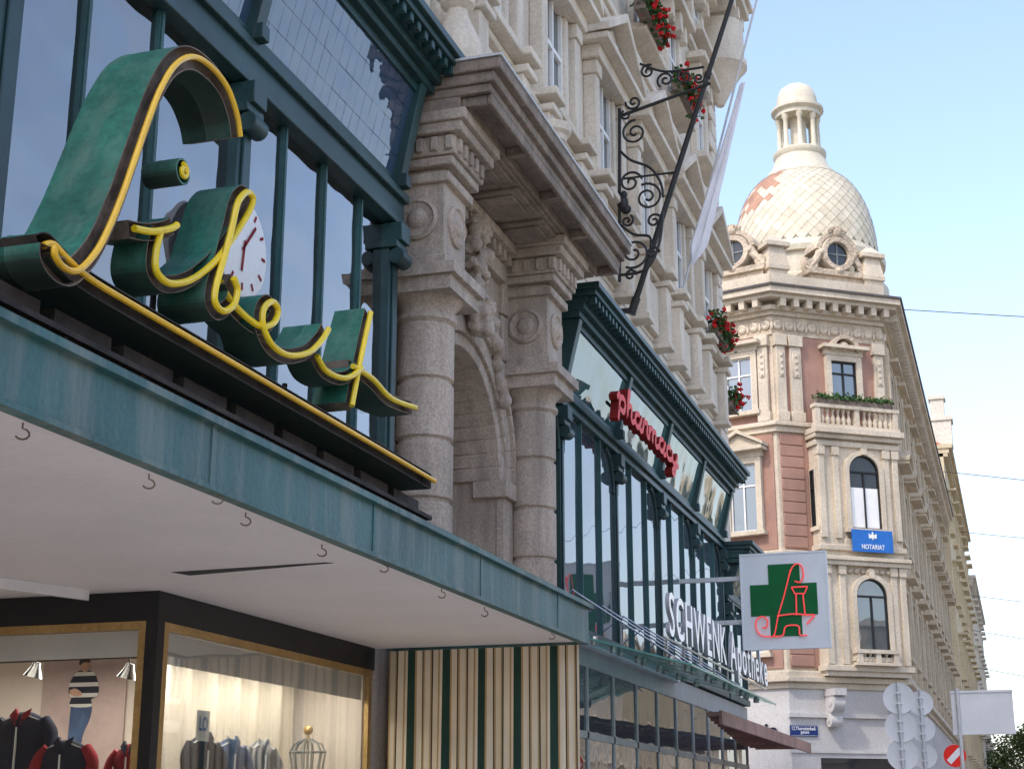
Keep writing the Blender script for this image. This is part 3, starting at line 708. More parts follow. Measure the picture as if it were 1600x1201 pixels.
for px, py, mt, lb in ((318, 1146, 'navycloth', 'navy shirt hanging nearest the corner post behind the street-side pane'), (360, 1152, 'bluecloth', 'blue denim shirt between the navy shirt and the checked shirt'), (408, 1155, 'checkcloth', 'grey checked shirt beside the wire dress form')):
    garment('shirt', lb, 'shirt', onX(px, py, DX-.35), .36, .6, [M[mt]]*3, 'shirts in the display', tilt=1.2)
p = onX(482, 1140, DX-.35)
t = thing('dress_form', 'pale wire dress form with a round knob head behind the street-side pane', 'mannequin', (p.x, p.y, .54))
m = MB(); m.ball(p, .045, 14, 10); m.tube([p, p-V((0, 0, .1))], .015, 8); m.build('knob', M['gold'], t)
m = MB()
for k in range(12):
    a = 2*math.pi*k/12; m.tube([p+V((r*math.cos(a), r*.7*math.sin(a), -.08+z)) for r, z in ((.04, 0), (.14, -.05), (.18, -.12), (.15, -.3), (.13, -.42), (.17, -.6), (.17, -.64))], .007, 5)
for r, z in ((.18, -.12), (.15, -.3), (.13, -.42), (.17, -.64)): m.tube([p+V((r*math.cos(q*math.pi/10), r*.7*math.sin(q*math.pi/10), -.08+z)) for q in range(21)], .007, 5)
m.tube([p-V((0, 0, .1)), V((p.x, p.y, .55))], .012, 8); m.lathe([(.16, .54), (.16, .56), (0, .57)], Matrix.Translation((p.x, p.y, 0)), 16); m.build('wire_torso', M['frame_dk'], t)
p = onX(317, 1130, DX-.05)
t = thing('price_card', 'small white card with a blue letter mark standing behind the street-side pane', 'card', p)
m = MB(); m.box(DX-.05, DX-.045, p.y-.10, p.y+.10, p.z-.13, p.z+.10); m.build('card', M['white'], t)
text_part('lettering', 'LO', frameM((DX-.043, p.y, p.z), V((0, 1, 0)), V((0, 0, 1)), V((1, 0, 0))), .13, .11, .001, M['blue'], t, .02)
def drape(name, label, y0, y1, x, z0, z1, mat, amp=.05, fr=24, grp=None):
    m = MB(); n = int(abs(y1-y0)*40); pr = None
    for i in range(n+1):
        s = y0+(y1-y0)*i/n; d = amp*math.sin(s*fr)+amp*.5*math.sin(s*fr*.37+1)
        cur = [m.v((x+d*(1-.3*k/4), s, z0+(z1-z0)*k/4)) for k in range(5)]
        if pr:
            for k in range(4): m.f([pr[k], cur[k], cur[k+1], pr[k+1]], 0, True)
        pr = cur
    o = m.build(name, mat, None, loc=(x, (y0+y1)/2, z0))
    return tag(o, label, 'curtain', grp)
drape('curtain', 'cream curtain behind the shirts in the street-side display pane', 11.2, 13.85, DX-.75, .6, 2.95, M['cream_curtain'], .06, 15)
drape('curtain', 'white net curtain in the upstairs window left of the big curled letter', 7.5, 8.2, -5.98, 3.9, 7.6, M['curtain'], .03, 30, 'net curtains upstairs')
drape('curtain', 'white net curtain upstairs seen through the stem of the big curled letter', 8.5, 9.15, -5.98, 3.9, 7.6, M['curtain'], .03, 30, 'net curtains upstairs')
drape('curtain', 'white net curtain upstairs behind the round clock poster', 11.6, 12.2, -6.0, 3.9, 7.6, M['curtain'], .03, 30, 'net curtains upstairs')
drape('curtain', 'white net curtain in the last upstairs pane before the portal', 12.5, 13.7, -6.0, 3.9, 7.6, M['curtain'], .03, 30, 'net curtains upstairs')
CX = -5.60
cp = onX(379, 385, CX)
t = thing('clock', 'round white clock face with red hands and marks behind the neon letters', 'clock', (CX, cp.y, cp.z))
m = MB(); m.lathe([(.0, -.04), (.40, -.04), (.42, -.01), (.42, .0), (.39, .01), (0, .011)], axisM((CX, cp.y, cp.z), (1, 0, 0)), 40); m.tube([(-5.8, cp.y, cp.z), (CX-.03, cp.y, cp.z)], .04, 8); m.build('dial', M['white'], t)
m = MB()
for k in range(12):
    a = math.pi*k/6; c, s_ = math.cos(a), math.sin(a)
    m.prism([(CX+.012, cp.y+c*r-s_*q*.012, cp.z+s_*r+c*q*.012) for r, q in ((.31, -1), (.37, -1), (.37, 1), (.31, 1))], (.004, 0, 0))
m.build('marks', M['redcloth'], t)
for a, Ln in ((.9, .28), (-1.7, .22)):
    m = MB(); c, s_ = math.cos(a), math.sin(a)
    m.prism([(CX+.018, cp.y+c*r-s_*q*.013, cp.z+s_*r+c*q*.013) for r, q in ((-.05, -1), (Ln, -1), (Ln, 1), (-.05, 1))], (.004, 0, 0))
    m.build('hand', M['redcloth'], t)
m = MB(); n = 110; pr = None
for i in range(n+1):
    x = -5.80+1.93*i/n; d = .035*math.sin(x*17)+.022*math.sin(x*41)
    cur = [m.v((x, 14.06+d*(.2+.8*k/4), 3.215-k*.65)) for k in range(5)]
    if pr:
        for k in range(4): m.f([pr[k], cur[k], cur[k+1], pr[k+1]], 0, True)
    pr = cur
tag(m.build('striped_awning', M['awn'], None, loc=(-4.84, 14.06, .6)), 'cream, gold and dark green striped canvas curtain closing the end of the canopy', 'awning')
# ================================================================== NEON SIGN
FX = -4.10
sg = thing('neon_sign', 'large green channel-letter script sign with yellow neon tubes standing on the canopy', 'sign', (FX-.2, 8, 3.55))
def yz(pts): return [V((0, onX(x, y, FX).y, onX(x, y, FX).z)) for x, y in pts]
def channel(path, wd, xf, xb, ramp=.0006):
    m = MB(); rows = []; N = len(path)
    for i in range(N):
        t = (path[min(i+1, N-1)]-path[max(i-1, 0)]).normalized(); nn = V((0, -t.z, t.y)); p = path[i]; x = xf+i*ramp
        def q(off, xx): return m.v((xx, p.y+nn.y*off, p.z+nn.z*off))
        k2 = wd+.004
        rows.append([q(wd, xb-i*ramp), q(wd, (x+xb)/2-.008), q(k2, (x+xb)/2), q(wd, (x+xb)/2+.008), q(wd, x), q(wd*.88, x), q(wd*.88, x-.08), q(-wd*.88, x-.08), q(-wd*.88, x), q(-wd, x), q(-wd, xb-i*ramp)])
    mi = [0, 0, 0, 0, 1, 1, 1, 1, 1, 0, 1]
    n = 11
    for i in range(N-1):
        for k in range(n): m.f([rows[i][k], rows[i][(k+1) % n], rows[i+1][(k+1) % n], rows[i+1][k]], mi[k])
    for r in (rows[0], rows[-1]): m.f([r[0], r[4], r[9], r[10]], 1)
    return m
def letter(name, paths, wd, depth, tubes, tm, tr=.017, mats=None):
    part = None
    for pi, pts in enumerate(paths):
        m = channel(spline(yz(pts), 6), wd, FX-.02-.004*pi, FX-depth-.003*pi)
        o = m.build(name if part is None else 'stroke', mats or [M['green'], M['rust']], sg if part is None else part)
        if part is None: part = o
    for pts in tubes:
        m = MB(); q = spline(yz(pts), 6)
        m.tube([V((FX+.006+i*.0007, p.y, p.z)) for i, p in enumerate(q)], tr, 8)
        m.build('neon_tube', tm, part)
    return part
Lp = [(374, 214), (368, 180), (352, 138), (326, 106), (297, 90), (268, 102), (243, 140), (222, 190), (200, 250), (177, 312), (150, 372), (128, 405), (104, 425), (82, 420), (67, 402), (66, 386)]
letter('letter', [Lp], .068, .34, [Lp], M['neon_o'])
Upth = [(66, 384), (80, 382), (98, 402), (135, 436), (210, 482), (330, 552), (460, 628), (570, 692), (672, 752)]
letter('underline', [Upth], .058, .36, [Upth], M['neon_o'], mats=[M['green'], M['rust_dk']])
Ap = [(250, 360), (241, 395), (241, 425), (260, 443), (292, 438), (326, 412), (355, 375), (379, 335), (386, 312), (375, 302), (360, 318), (350, 355), (336, 405), (322, 450), (320, 475), (332, 488), (347, 478), (352, 455), (345, 437)]
A2 = [(208, 357), (235, 362), (262, 358), (272, 352)]
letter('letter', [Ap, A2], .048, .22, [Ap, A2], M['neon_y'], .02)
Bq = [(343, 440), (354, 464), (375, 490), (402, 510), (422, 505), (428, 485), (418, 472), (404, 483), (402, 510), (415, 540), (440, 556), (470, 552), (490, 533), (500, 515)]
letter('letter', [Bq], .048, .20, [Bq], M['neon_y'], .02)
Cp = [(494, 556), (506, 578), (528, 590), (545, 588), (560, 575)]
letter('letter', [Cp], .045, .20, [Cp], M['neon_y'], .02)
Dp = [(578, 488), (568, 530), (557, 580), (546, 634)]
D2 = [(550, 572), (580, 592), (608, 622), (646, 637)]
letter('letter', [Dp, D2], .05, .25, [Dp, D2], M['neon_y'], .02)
dc = onX(286, 268, FX)
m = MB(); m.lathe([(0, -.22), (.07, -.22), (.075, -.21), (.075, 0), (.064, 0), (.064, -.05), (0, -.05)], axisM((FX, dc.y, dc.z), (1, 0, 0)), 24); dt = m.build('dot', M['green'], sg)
m = MB(); m.tube([(FX+.004, dc.y+r*math.cos(a), dc.z+r*math.sin(a)) for r, a in [(.010+.034*k/18, k*.45) for k in range(19)]], .014, 8); m.build('neon_tube', M['neon_y'], dt)
m = MB()
m.box(FX-.36, FX-.10, 4.4, 10.85, 3.66, 3.84); m.box(FX-.40, FX-.04, 4.4, 10.95, 3.61, 3.66); m.box(FX-.38, FX-.06, 4.4, 10.9, 3.84, 3.87)
y = 4.6
while y < 10.8: m.box(FX-.10, FX-.085, y, y+.04, 3.66, 3.84); y += .7
y = 5.4
while y < 10.6: m.box(FX-.32, FX-.16, y, y+.5, 3.87, 3.99); y += .62
m.build('base_rail', M['rust_dk'], sg)
for y, z0, z1 in ((7.05, 3.75, 4.6), (7.9, 3.75, 4.5), (8.7, 3.75, 4.35), (9.6, 3.75, 4.25)):
    m = MB(); m.tube([(FX-.26, y, z0), (FX-.26, y, z1)], .018, 6); m.build('support_rod', M['black'], sg)
# ================================================================== SHOP LETTERING
def letters(thingo, s, T, height, xw, ext, mats, bold, shear=0, gap=.05, lname='letter', cap='H'):
    ref = text_me(cap, 1, 0); ra, rb, rc, rd = bounds(ref); sc = height/(rd-rc)
    ms = []; x = 0
    for ch in s:
        if ch == ' ': x += .3; continue
        me = text_me(ch, 1, ext/sc, bold, shear); a, b_, c, d = bounds(me)
        me.transform(Matrix.Translation((x-a, 0, 0))); x += b_-a+gap; ms.append(me)
    tot = x-gap
    for me in ms:
        me.transform(Matrix.Diagonal((xw/tot, sc, sc, 1))); me.transform(T); me.transform(Matrix.Translation(-ORG[thingo]))
        for q in mats: me.materials.append(q)
        if len(mats) > 1:
            for p in me.polygons: p.material_index = 0 if abs(p.normal.x) > .5 else 1
        o = bpy.data.objects.new(lname, me); col.objects.link(o); o.parent = thingo; ORG[o] = ORG[thingo]
# flowing red script, each letter a thick extruded brush stroke
t = thing('pharmacy_sign', 'red flowing script letters spelling pharmacy on the green shopfront above the windows', 'sign', (-5.3, 23.6, 7.4))
GL = {'p': (.62, [[(-.08, .7), (.06, 1.05), (.10, .5), (.06, -.75)], [(.09, .55), (.25, 1.0), (.46, .95), (.52, .5), (.38, .05), (.1, .12)]]),
      'h': (.66, [[(.06, 0), (.12, 1.0), (.2, 1.75), (.1, 1.85), (.05, 1.2), (.07, .1)], [(.08, .45), (.26, .98), (.42, .9), (.42, .2), (.52, .02), (.68, .25)]]),
      'a': (.70, [[(.5, .85), (.32, 1.02), (.1, .78), (.06, .3), (.2, .02), (.38, .2), (.52, .95)], [(.52, .95), (.5, .2), (.58, .02), (.74, .25)]]),
      'r': (.52, [[(.04, .3), (.12, 1.05), (.16, .9), (.36, .98), (.34, .3), (.42, .02), (.55, .25)]]),
      'm': (.92, [[(.06, 0), (.08, 1.0)], [(.08, .5), (.22, 1.0), (.36, .9), (.35, .02)], [(.36, .5), (.52, 1.0), (.66, .9), (.66, .2), (.76, .02), (.94, .25)]]),
      'c': (.58, [[(.46, .8), (.34, 1.02), (.12, .8), (.07, .3), (.25, 0), (.62, .28)]]),
      'y': (.62, [[(.04, 1.0), (.08, .3), (.24, .08), (.44, .4), (.5, 1.0)], [(.5, 1.0), (.44, -.2), (.28, -.75), (.1, -.6), (.3, -.15), (.66, .2)]])}
word = 'pharmacy'; tw_ = sum(GL[c][0] for c in word); SX = 4.25/tw_; SZ = .235; xx0 = 0
for ci, ch in enumerate(word):
    part = None
    for si, st in enumerate(GL[ch][1]):
        pth = spline([V((0, 21.35+(xx0+x)*SX+z*SZ*.30, 7.50+z*SZ)) for x, z in st], 5)
        m = MB(); rows = []; xf = -5.24-.004*si
        for i in range(len(pth)):
            d = (pth[min(i+1, len(pth)-1)]-pth[max(i-1, 0)]).normalized(); nn = V((0, -d.z, d.y))*.044; xo = xf+i*.0006
            rows.append([m.v((xo-.13, pth[i].y+nn.y, pth[i].z+nn.z)), m.v((xo, pth[i].y+nn.y, pth[i].z+nn.z)), m.v((xo, pth[i].y-nn.y, pth[i].z-nn.z)), m.v((xo-.13, pth[i].y-nn.y, pth[i].z-nn.z))])
        for i in range(len(rows)-1):
            for k in range(4): m.f([rows[i][k], rows[i][(k+1) % 4], rows[i+1][(k+1) % 4], rows[i+1][k]], 0 if k == 1 else 1)
        m.f(rows[0], 1); m.f(rows[-1], 1)
        o = m.build('letter' if part is None else 'stroke', [M['red'], M['dkred']], t if part is None else part)
        if part is None: part = o
    xx0 += GL[ch][0]
m = MB(); m.box(-5.44, -5.41, 21.4, 25.6, 7.60, 7.64); m.build('rail', M['black'], t)
t = thing('lettering_sign', 'white block letters standing on the edge of the glass canopy', 'sign', (-4.6, 24.6, 4.1))
letters(t, 'SCHWENK Apotheke', frameM((-4.58, 21.35, 4.15), V((0, 1, 0)), V((0, 0, 1)), V((1, 0, 0))), .60, 8.9, .03, [M['letterwhite'], M['letterside']], .008, 0, .16)
m = MB(); m.box(-4.63, -4.60, 21.2, 30.4, 4.09, 4.12)
for k in range(6): m.box(-4.625, -4.605, 21.4+k*1.2, 21.43+k*1.2, 3.78, 4.09)
m.build('rail', M['steel'], t)
# ================================================================== CROSS SIGN
SY = 28.0
a, c = onY(1156, 867, SY), onY(1298, 1010, SY)
x0, x1, z1, z0 = a.x, c.x, a.z, c.z
PXS = (x1-x0)/142; PZS = (z1-z0)/143
def CP(px, py, d=0): return V((x0+(px-1156)*PXS, SY-d, z1-(py-867)*PZS))
t = thing('pharmacy_light_box', 'square pale grey projecting sign with a green cross and red neon letter A', 'sign', ((x0+x1)/2, SY, z0))
m = MB(); m.box(x0, x1, SY, SY+.2, z0, z1); m.box(x0-.012, x1+.012, SY-.012, SY+.03, z0-.012, z0+.02); m.box(x0-.012, x1+.012, SY-.012, SY+.03, z1-.02, z1+.012)
m.box(x0-.012, x0+.02, SY-.011, SY+.03, z0+.02, z1-.02); m.box(x1-.02, x1+.012, SY-.011, SY+.03, z0+.02, z1-.02); m.build('panel', M['panel'], t)
m = MB(); m.prism([CP(x, y, .002) for x, y in ((1202, 884), (1254, 884), (1254, 914), (1281, 914), (1281, 961), (1254, 961), (1254, 992), (1202, 992), (1202, 961), (1171, 961), (1171, 914), (1202, 914))], (0, -.016, 0)); m.build('cross', M['dkgreen'], t)
def neon(pts): return [CP(x, y, .05) for x, y in pts]
m = MB()
for pts in ([(1236, 905), (1243, 890), (1252, 885), (1259, 891), (1260, 905), (1254, 913), (1246, 911)], [(1240, 893), (1228, 930), (1216, 962), (1208, 990), (1198, 992), (1186, 990), (1179, 980), (1180, 967), (1190, 962), (1198, 968), (1196, 978), (1189, 978)],
            [(1214, 962), (1240, 960), (1262, 962), (1275, 963), (1268, 970), (1262, 976)], [(1208, 992), (1222, 991), (1228, 978), (1248, 978), (1250, 991), (1262, 992)]):
    m.tube(spline(neon(pts), 5), .014, 6)
for pts in ([(1240, 920), (1266, 920)], [(1240, 920), (1245, 930), (1261, 930), (1266, 920)], [(1247, 930), (1246, 962)], [(1258, 930), (1260, 962)]):
    m.tube(neon(pts), .014, 6)
m.build('neon_tube', M['neon_r'], t)
for pz in (904, 972):
    m = MB(); q = onY(1150, pz, SY+.1); m.box(-5.95, x0, SY+.06, SY+.14, q.z-.04, q.z+.04); m.build('bracket_arm', M['grey'], t)
# ================================================================== LOW REDDISH CANOPY
o = thing('entrance_awning', 'low flat brown canopy with a reddish edge below the glass canopy', 'awning', (-5.2, 31, 3.1))
PL = [(-4.6, 25.2), (-4.8, 25.2), (-5.8, 34.0), (-5.8, 36.4), (-4.6, 36.4)]
m = MB(); m.hexa([(x, y, 3.28) for x, y in PL], [(x, y, 3.34) for x, y in PL]); m.box(-4.6, -4.55, 25.2, 36.4, 3.14, 3.36)
m.build('edge_frame', M['awnred'], o)
y = 25.6
while y < 36.2:
    xb_ = -4.8-max(0, min(1, (y-25.2)/8.8))*1.0
    m = MB(); m.box(xb_+.03, -4.61, y, y+.06, 3.22, 3.278); m.build('slat', M['awnred'], o); y += .8
# ================================================================== FLAGPOLES, FLAG, IRON BRACKET, FLOWERS
pA, pB = onY(988, 486, 24.7), onY(1150, -20, 24.7)
t = thing('flagpole', 'black flagpole leaning out from the wall beside the iron scroll bracket', 'flagpole', pA)
m = MB(); m.tube([pA, pA.lerp(pB, .5), pB], [.055, .05, .042], 10); m.build('pole', M['black'], t)
m = MB(); m.box(-6.05, pA.x+.06, pA.y-.05, pA.y+.05, pA.z-.02, pA.z+.05); m.lathe([(.075, -.06), (.075, .25)], axisM(pA, pB-pA), 10); m.build('holder', M['black'], t)
m = MB(); q = pA.lerp(pB, .72); m.lathe([(.066, -.05), (.066, .05)], axisM(q, pB-pA), 10); m.build('collar', M['black'], t)
m = MB(); q = pA.lerp(pB, .42); m.tube([V((-6.05, q.y, q.z+.0)), q], .02, 6); m.build('stay_rod', M['black'], t)
pA, pB = onY(1082, 395, 30.0), onY(1190, -30, 30.0)
t2 = thing('flagpole', 'thin grey flagpole carrying the furled white flag', 'flagpole', pA)
m = MB(); q = pA+(pA-pB)*.14; m.tube([q, pB], [.03, .024], 8); m.build('pole', M['grey'], t2)
m = MB(); m.tube([V((-6.05, q.y, q.z)), q], .03, 6); m.build('holder', M['black'], t2)
m = MB(); pr = None; n = 26
for i in range(n+1):
    s = i/n; e = onY(1161+(1084-1161)*s, 130+(412-130)*s, 29.9)
    wd = .12+.32*s**1.2 if s < .90 else .44*(1-s)/.10*.9+.02
    cur = [m.v(e+V((wd*(k/6-.5), -.05+.05*math.sin(k*2.1+s*3), -.06*abs(k/6-.5)))) for k in range(7)]
    if pr:
        for k in range(6): m.f([pr[k], cur[k], cur[k+1], pr[k+1]], 0, True)
    pr = cur
tag(m.build('flag', M['cloth_w'], None, loc=onY(1120, 280, 29.9)), 'white flag hanging folded along the thin grey pole', 'flag')
BY = 24.0
def B(px, py): return onY(px, py, BY)
def spiral(px, py, r, turns, a0, sgn=1):
    c = B(px, py); k = 34; rr = r*25/2400
    return [V((c.x+rr*(1-.85*i/k)*math.cos(a0+sgn*turns*2*math.pi*i/k), BY, c.z+rr*(1-.85*i/k)*math.sin(a0+sgn*turns*2*math.pi*i/k))) for i in range(k+1)]
t = thing('wrought_iron_bracket', 'black wrought iron scroll bracket fixed to the upper wall beside the flagpole', 'bracket', B(968, 435))
m = MB()
m.tube([B(968, 440), B(968, 170)], .032, 6); m.tube([B(968, 182), B(1110, 130)], .03, 6); m.tube(spline([B(968, 430), B(1010, 420), B(1030, 380), B(1036, 330)], 6), .026, 6)
m.build('frame', M['black'], t)
m = MB()
for a in ((992, 207, 23, 1.6, 1.5, 1), (985, 285, 20, 1.5, .2, 1), (1012, 308, 25, 1.7, 2.0, -1), (990, 395, 27, 1.6, 4.2, 1), (1022, 345, 13, 1.4, 0, 1), (980, 345, 11, 1.4, 1, -1), (990, 160, 14, 1.4, 3, 1), (1012, 112, 13, 1.5, 1, 1), (1040, 125, 15, 1.5, 4, -1), (1070, 120, 13, 1.5, 2, 1), (985, 430, 10, 1.3, 0, 1), (1020, 395, 11, 1.3, 0, 1), (1092, 122, 10, 1.4, 0, -1), (978, 180, 9, 1.3, 2, 1)):
    m.tube(spiral(*a), .022, 6)
m.tube(spline([B(968, 235), B(985, 250), B(1015, 262), B(1032, 285), B(1036, 308)], 6), .024, 6); m.tube(spline([B(968, 350), B(990, 366), B(1015, 370), B(1016, 392)], 6), .024, 6)
m.tube(spline([B(1000, 100), B(1040, 112), B(1100, 105)], 6), .022, 6)
m.build('scrolls', M['black'], t)
m = MB(); c = B(973, 318); m.ball(c, (.1, .06, .16)); m.ball(c+V((.06, 0, -.12)), (.09, .05, .09)); m.ball(c+V((.03, -.02, .15)), (.06, .05, .08)); m.build('boss', M['black'], t)
def flowerbox(label, y, z, L, x=-5.66, grp='red geranium boxes on the window sills'):
    t = thing('flower_box', label, 'flowers', (x, y, z), grp)
    m = MB(); m.box(x-.14, x+.08, y-L/2, y+L/2, z, z+.2); m.build('planter', M['rust'], t)
    m = MB()
    for k in range(int(460*L)):
        c = V((x+random.gauss(.04, .10), y+random.uniform(-L/2, L/2)*1.05, z+.20+random.gauss(.08, .13))); n1 = V((random.gauss(0, 1), random.gauss(0, 1), random.gauss(0, 1))).normalized(); a_ = n1.orthogonal().normalized()*.05; b_ = n1.cross(a_)
        m.poly([c+a_, c+b_, c-a_, c-b_])
    m.build('leaves', M['leaf'], t)
    m = MB()
    for k in range(int(40*L)):
        c = V((x+random.gauss(.10, .09), y+random.uniform(-L/2, L/2)*1.05, z+.26+random.gauss(.06, .16)))
        for j in range(9):
            d = V((random.gauss(0, 1), random.gauss(0, 1), random.gauss(0, 1))).normalized()*.042
            m.ball(c+d, .028, 5, 3)
    m.build('blossoms', M['flower'], t)
flowerbox('box of red geraniums highest up, on a sill above the iron bracket', 26.4, 16.45, 1.7)
flowerbox('box of red geraniums on the upper sill crossed by the black flagpole', 29.6, 16.35, 1.5)
flowerbox('box of red geraniums on the lower sill left of the domed tower', 32.9, 12.0, 1.5)
flowerbox('small clump of red geraniums at the very end of the stone facade', 35.2, 11.0, .6, -5.85)
# ================================================================== TOWER BUILDING
al, be = R(36), R(15)
CL = 4.25
C_ = V((-3.46, 52.72, 0))
UC, NC = V((math.cos(al), math.sin(al), 0)), V((math.sin(al), -math.cos(al), 0))
B0 = C_-UC*CL
XC = frameM(B0, UC, NC, V((0, 0, 1)))
XL = frameM(B0, V((math.cos(be), -math.sin(be), 0)), V((-math.sin(be), -math.cos(be), 0)), V((0, 0, 1)))
XR = frameM(C_, V((0, 1, 0)), V((1, 0, 0)), V((0, 0, 1)))
PO = Matrix.Translation((0, .055, 0)); XCp, XLp = XC @ PO, XL @ PO      # faces of the plaster panels
YE = 94.0
tw = thing('corner_tower_building', 'ornate cream and red-brown corner building with a scaled dome and lantern on top', 'building', (-6, 54, 0))
def foot(o):                      # outline grown by o
    lb = [XL @ V((-12, o, 0)), None, None, V((C_.x+o, YE, 0))]
    def inter(p, d, q, e):
        cr = d.x*e.y-d.y*e.x; s = ((q.x-p.x)*e.y-(q.y-p.y)*e.x)/cr; return p+d*s
    dL = V((math.cos(be), -math.sin(be), 0)); dR = V((0, 1, 0))
    lb[1] = inter(XL @ V((0, o, 0)), dL, XC @ V((0, o, 0)), UC); lb[2] = inter(XC @ V((0, o, 0)), UC, XR @ V((0, o, 0)), dR)
    return lb+[V((-16, YE, 0))]
def slab_(m, o, z0, z1, mi=0):
    P = foot(o); m.hexa([(p.x, p.y, z0) for p in P], [(p.x, p.y, z1) for p in P], mi)
m = MB(); slab_(m, 0, 0, 19.0); m.build('wall', M['tstone'], tw)
for X, u0, u1 in ((XL, -11.9, -.12), (XC, .12, CL-.3)):
    for z0, z1 in ((6.4, 9.82), (10.25, 14.15), (14.6, 17.6)):
        m = MB(X); m.box(u0, u1, -.02, .05, z0, z1); m.build('plaster_panel', M['brick'], tw)
for X, z0, n in ((XC, 10.3, 10), (XC, 6.45, 9)):
    m = MB(X)
    for k in range(n): m.box(.10, .95, .04, .09, z0+k*.385, z0+k*.385+.365)
    m.build('rusticated_strip', M['brick'], tw, bevel=.018)
for bs in (((.14, 5.75, 5.95), (.30, 5.95, 6.12), (.2, 6.12, 6.3)), ((.1, 9.85, 10.05), (.2, 10.05, 10.2)), ((.12, 14.2, 14.4), (.24, 14.4, 14.55))):
    m = MB()
    for o_, z0, z1 in bs: slab_(m, o_, z0, z1)
    m.build('string_course', M['tstone'], tw, bevel=.02)
m = MB(); slab_(m, .05, .1, 5.75); m.build('ground_storey', M['gstone'], tw)
m = MB(); slab_(m, .06, 17.62, 18.3); m.build('frieze', M['tstone_dk'], tw)
m = MB(); slab_(m, .16, 18.3, 18.45); slab_(m, .62, 18.78, 18.92); slab_(m, .78, 18.92, 19.12); slab_(m, .3, 18.45, 18.6)
for X, u0, u1 in ((XL, -9, 0), (XC, 0, CL), (XR, 0, 41)):
    m.X = X; u = u0+.1
    while u < u1: m.box(u, u+.2, .0, .60, 18.5, 18.78); u += .5
m.X = None
m.build('cornice', M['tstone'], tw)
m = MB(); slab_(m, .84, 19.12, 19.2); m.build('gutter', M['roof'], tw)
m = MB()
for X, u0, u1 in ((XL, -5, -.1), (XC, .2, CL)):
    m.X = X; u = u0
    while u < u1:
        m.lathe([(.16, 0), (.16, .05), (.1, .09), (.04, .06), (0, .09)], frameM((u, .06, 17.95), V((1, 0, 0)), V((0, 0, 1)), V((0, 1, 0))), 12)
        m.ball((u+.22, .08, 17.9), (.06, .06, .16), 8, 5); u += .44
m.build('frieze_ornament', M['tstone'], tw)
for X, u, wdt in ((XC, .06, .34), (XC, .58, .42), (XC, CL-.42, .36), (XL, -.5, .36)):
    m = MB(X); m.box(u, u+wdt, .0, .17, 14.9, 17.2); m.box(u-.05, u+wdt+.05, .0, .22, 14.56, 14.9); m.box(u-.06, u+wdt+.06, .0, .24, 17.2, 17.6)
    m.box(u+.08, u+wdt-.08, .17, .2, 16.1, 17.0)
    for k in range(4): m.ball((u+wdt/2, .2, 16.2+k*.22), (.07, .03, .08), 6, 4)
    m.build('pilaster', M['tstone'], tw, bevel=.02)
UW = 2.62
facade_window(tw, XCp, UW, 15.5, 16.85, .98, .2, .16, .25, ped=0, ms=M['tstone'], mp=M['pane'], mf=M['black'])
m = MB(XC); m.arc(UW, 17.2, .42, .56, .0, .4, n=12); m.ball((UW, .25, 17.35), (.2, .14, .2)); m.build('window_shell', M['tstone_dk'], tw)
facade_window(tw, XLp, -1.2, 15.0, 16.9, .95, .2, .16, .28, ped=.0, mp=M['pane'])
facade_window(tw, XLp, -1.2, 10.9, 13.2, .95, .2, .18, .3, ped=.45, mp=M['pane'])
facade_window(tw, XLp, -1.2, 6.9, 9.0, .95, .2, .16, .25, mp=M['pane'])
for zz, hh in ((15.0, 1.9), (10.9, 2.3), (6.9, 2.1)): facade_window(tw, XLp, -4.5, zz, zz+hh, .95, .2, .16, .28, mp=M['pane'])
# oriel
OP, U0, OC = .55, 1.15, 2.86
m = MB(XC)
m.box(U0, CL-.02, 0, OP, 6.15, 14.18)
orl = m.build('oriel', M['tstone'], tw)
XO = XC @ Matrix.Translation((0, OP, 0))
XS = frameM(XC @ V((U0, 0, 0)), NC, -UC, V((0, 0, 1)))
facade_window(tw, XO, OC, 10.95, 13.45, 1.15, .16, .14, 0, True, mf=M['black'], mp=M['pane_d'])
facade_window(tw, XO, OC, 6.75, 9.3, 1.15, .16, .14, 0, True, mf=M['black'], mp=M['pane'])
m = MB(XO); m.box(OC-.52, OC+.52, .016, .0185, 11.0, 12.35); m.build('window_blind', M['white'], tw)
facade_window(tw, XS, .28, 11.0, 12.9, .26, .06, .05, .0, sill=.03, bars=0, mf=M['black'])
m = MB(XO)
for z in (6.3, 10.2, 13.7):
    m.box(U0-.08, CL+.06, -.5, .10, z, z+.18)
for z0, z1 in ((6.5, 9.7), (10.6, 13.68)):
    for u in (U0+.02, U0+.56, CL-.62, CL-.28): m.box(u, u+.22, -.2, .09, z0, z1); m.box(u-.03, u+.25, -.2, .14, z1-.3, z1)
m.box(U0-.12, CL+.1, -.5, .2, 9.7, 9.85); m.box(U0-.12, CL+.1, -.5, .28, 9.85, 9.98); m.box(U0-.12, CL+.1, -.5, .2, 13.95, 14.1); m.box(U0-.14, CL+.12, -.5, .34, 14.1, 14.3)
m.box(OC-.85, OC+.85, -.1, .08, 10.35, 10.6)
m.build('oriel_mouldings', M['tstone'], tw, bevel=.015)
m = MB(XO)
for k in range(9): m.ball((OC-.96+k*.24, .05, 9.53), (.12, .07, .09), 8, 5)
m.ball((OC, .1, 9.5), (.2, .1, .16)); m.build('oriel_garland', M['tstone_dk'], tw)
